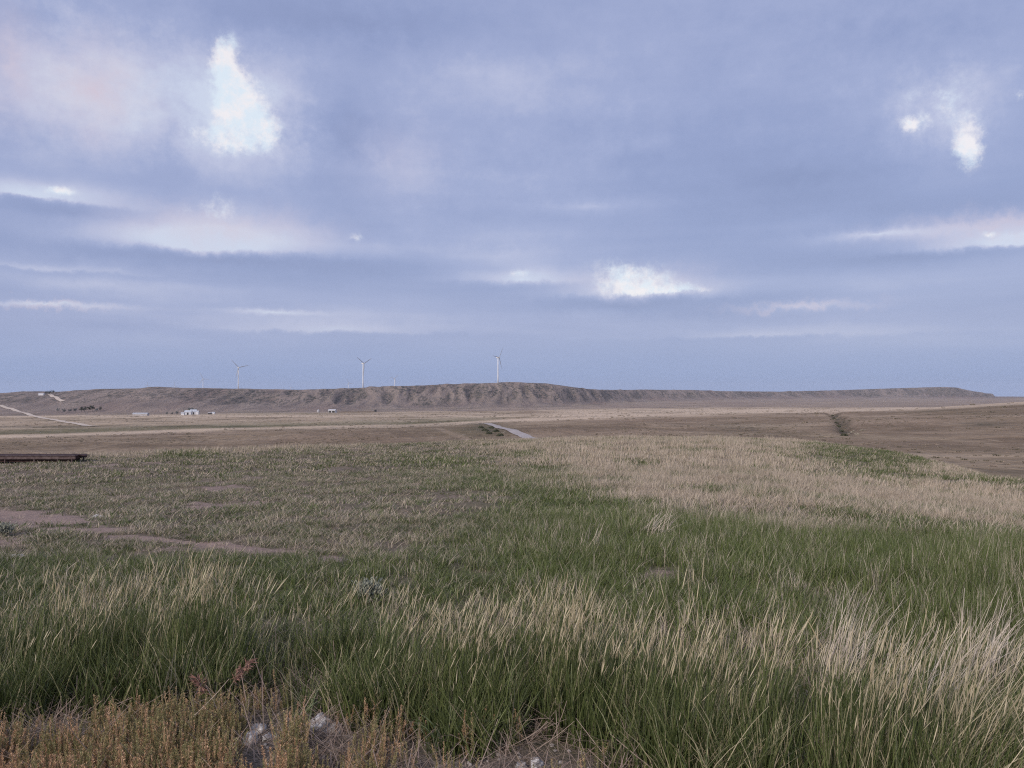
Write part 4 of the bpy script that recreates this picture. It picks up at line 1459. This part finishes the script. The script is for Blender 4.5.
grove = [(58, 1720, .8, 1), (64, 1700, .9, 1), (70, 1710, .8, 1), (75.5, 1690, .9, 1), (81.5, 1710, 1.0, 0), (84.5, 1700, 1.15, 0), (89, 1720, 1.0, 0), (92.5, 1715, 1.25, 0), (96.5, 1690, .8, 1), (100.5, 1720, .85, 0)]
for i, (u, r, s, k) in enumerate(grove):
    tree(u, r, s, k, '%s tree from the left in the dark hillside grove at far left' % place_words(i, len(grove)), 'hillside grove trees')
yard = [(186, 1545, .9, 1), (190.5, 1550, 1.25, 1), (194.5, 1555, 1.1, 1), (167, 1520, .6, 1), (172, 1530, .55, 1), (177, 1525, .7, 1)]
for i, (u, r, s, k) in enumerate(sorted(yard)):
    tree(u, r, s, k, '%s blue grey tree from the left in the farm yard' % place_words(i, len(yard)), 'farm yard trees')
for i, (u, r, s, k) in enumerate([(46, 2200, .9, 0), (49.5, 2190, 1.0, 0), (53, 2210, .9, 0)]):
    tree(u, r, s, k, '%s tree right of the tiny white hillside house' % place_words(i, 3), 'trees by the hillside house')


# shrubs on the middle hills
M_SHRUB = simple_mat('dark_shrub_leaf', (.05, .058, .036), (.10, .105, .065), .8, .9)
M_SHRUBP = simple_mat('pale_shrub_leaf', (.26, .235, .19), (.42, .38, .31), .8, .9)


def shrub_mesh(seed, mat):
    rr = random.Random(seed)
    vs, fs = [], []
    for _ in range(240):
        a = rr.uniform(0, 6.283); q = rr.random() ** .5
        c = Vector((math.cos(a) * q, math.sin(a) * q * .9, rr.random() * (1.15 - q * q * .8) * .9))
        n = Vector((rr.uniform(-1, 1), rr.uniform(-1, 1), rr.uniform(-.6, 1))).normalized()
        s = n.orthogonal().normalized() * rr.uniform(.07, .16); t = n.cross(s).normalized() * rr.uniform(.07, .16)
        i = len(vs)
        vs += [c - s, c + t, c + s, c - t]
        fs.append((i, i + 1, i + 2, i + 3))
    me = bpy.data.meshes.new('shrub')
    me.from_pydata([tuple(v) for v in vs], [], fs)
    me.materials.append(mat)
    return me


SH = [shrub_mesh(800 + k, M_SHRUB) for k in range(3)]
SHP = [shrub_mesh(810 + k, M_SHRUBP) for k in range(2)]


def shrub(px, py, s, label, group, pale=False, lo=150):
    p = ground_at(px, py, lo)
    o = bpy.data.objects.new('shrub', rnd.choice(SHP if pale else SH))
    COL.objects.link(o)
    o.location = p
    o.scale = (s, s, s * .8)
    o.rotation_euler = (0, 0, rnd.uniform(0, 6))
    return tag(o, label, 'shrub', group)


for i, (u, v) in enumerate([(832, 416), (833.5, 419), (836, 423.5), (838, 427), (841, 432), (844, 436)]):
    shrub(u, v, 1.3, 'dark shrub in the ravine of the right hill, %s from the top' % place_words(i, 6), 'ravine shrubs')
for i, (u, v) in enumerate([(848, 435), (853, 432.5), (857, 435), (862, 431)]):
    shrub(u, v, 1.1, 'pale bleached shrub right of the ravine, %s from the left' % place_words(i, 4), 'pale ravine shrubs', True)
for i, (u, v) in enumerate([(481, 428), (485, 431), (489, 434), (492, 428.5), (496, 432), (500, 436)]):
    shrub(u, v, 1.6, 'dark shrub left of the gravel road, %s from the left' % place_words(i, 6), 'shrubs by the gravel road')

# low scrub and bunch grass over the hills beyond the crest
C_SCRUB = bpy.data.collections.new('scrub_bits')
G_SCRUB = grass_material('hill_scrub_leaves', (.14, .125, .085), (.22, .195, .135), (.26, .205, .16), (.46, .38, .30))
for k in range(4):
    t = Tuft('scrub_%02d' % k, G_SCRUB)
    for _ in range(46):
        a = rnd.uniform(0, 6.283); q = rnd.random() ** .5 * .8
        t.leaf((math.cos(a) * q, math.sin(a) * q, rnd.random() * .35), (math.cos(a) * .6, math.sin(a) * .6, rnd.uniform(.4, 1.5)), rnd.uniform(.35, .7), rnd.uniform(.15, .32), rnd.random(), (rnd.random(), 0))
    t.source(C_SCRUB)


def scrub_scatter(r0, r1, dens, smin, smax):
    x, y, z = sector(r0, r1, dens, 40)
    n = fbm(x / 40, y / 60, 4, 601)
    n2 = fbm(x / 160, y / 200, 3, 607)
    keep = R.uniform(0, 1, len(x)) < np.clip(.25 + 1.3 * n + .9 * n2, .03, 1)
    x, y, z, n, n2 = [q[keep] for q in (x, y, z, n, n2)]
    k = len(x)
    s = np.clip(np.exp(R.normal(size=k) * .35), .5, 2.2) * R.uniform(smin, smax, k)
    dry = np.clip(.45 + .35 * R.normal(size=k) - .5 * n2, 0, 1.1)
    return np.stack([x, y, z - .05], 1), np.stack([s, s, s * .75], 1), dry, k


_p1, _s1, _d1, _k1 = scrub_scatter(105, 420, .13, .25, .5)
_p2, _s2, _d2, _k2 = scrub_scatter(400, 1500, .011, .5, 1.0)
_k = _k1 + _k2
scatter('hill_scrub', 'low scrub and bunch grass dotted over the middle hills', C_SCRUB, cat(_p1, _p2), R.randint(0, 4, _k), np.stack([np.zeros(_k), np.zeros(_k), R.uniform(0, 6.28, _k)], 1), cat(_s1, _s2), cat(_d1, _d2), R.uniform(0, 1, _k))

# ------------------------------------------------------------------ air between here and the bluffs
hz = bpy.data.materials.new('evening_haze')
hz.use_nodes = True
hz.node_tree.nodes.clear()
H = NT(hz.node_tree)
pv = H.node('ShaderNodeVolumePrincipled', {'Color': (.80, .87, 1.0), 'Density': 3.2e-5, 'Anisotropy': 0.0})
ho = H.node('ShaderNodeOutputMaterial')
hz.node_tree.links.new(pv.outputs[0], ho.inputs['Volume'])
bm = bmesh.new()
add_box(bm, (0, 0, 40), (32000, 32000, 260))
haze = bm_obj('haze', bm, hz)
tag(haze, 'thin blue evening haze over the whole valley', kind='stuff')
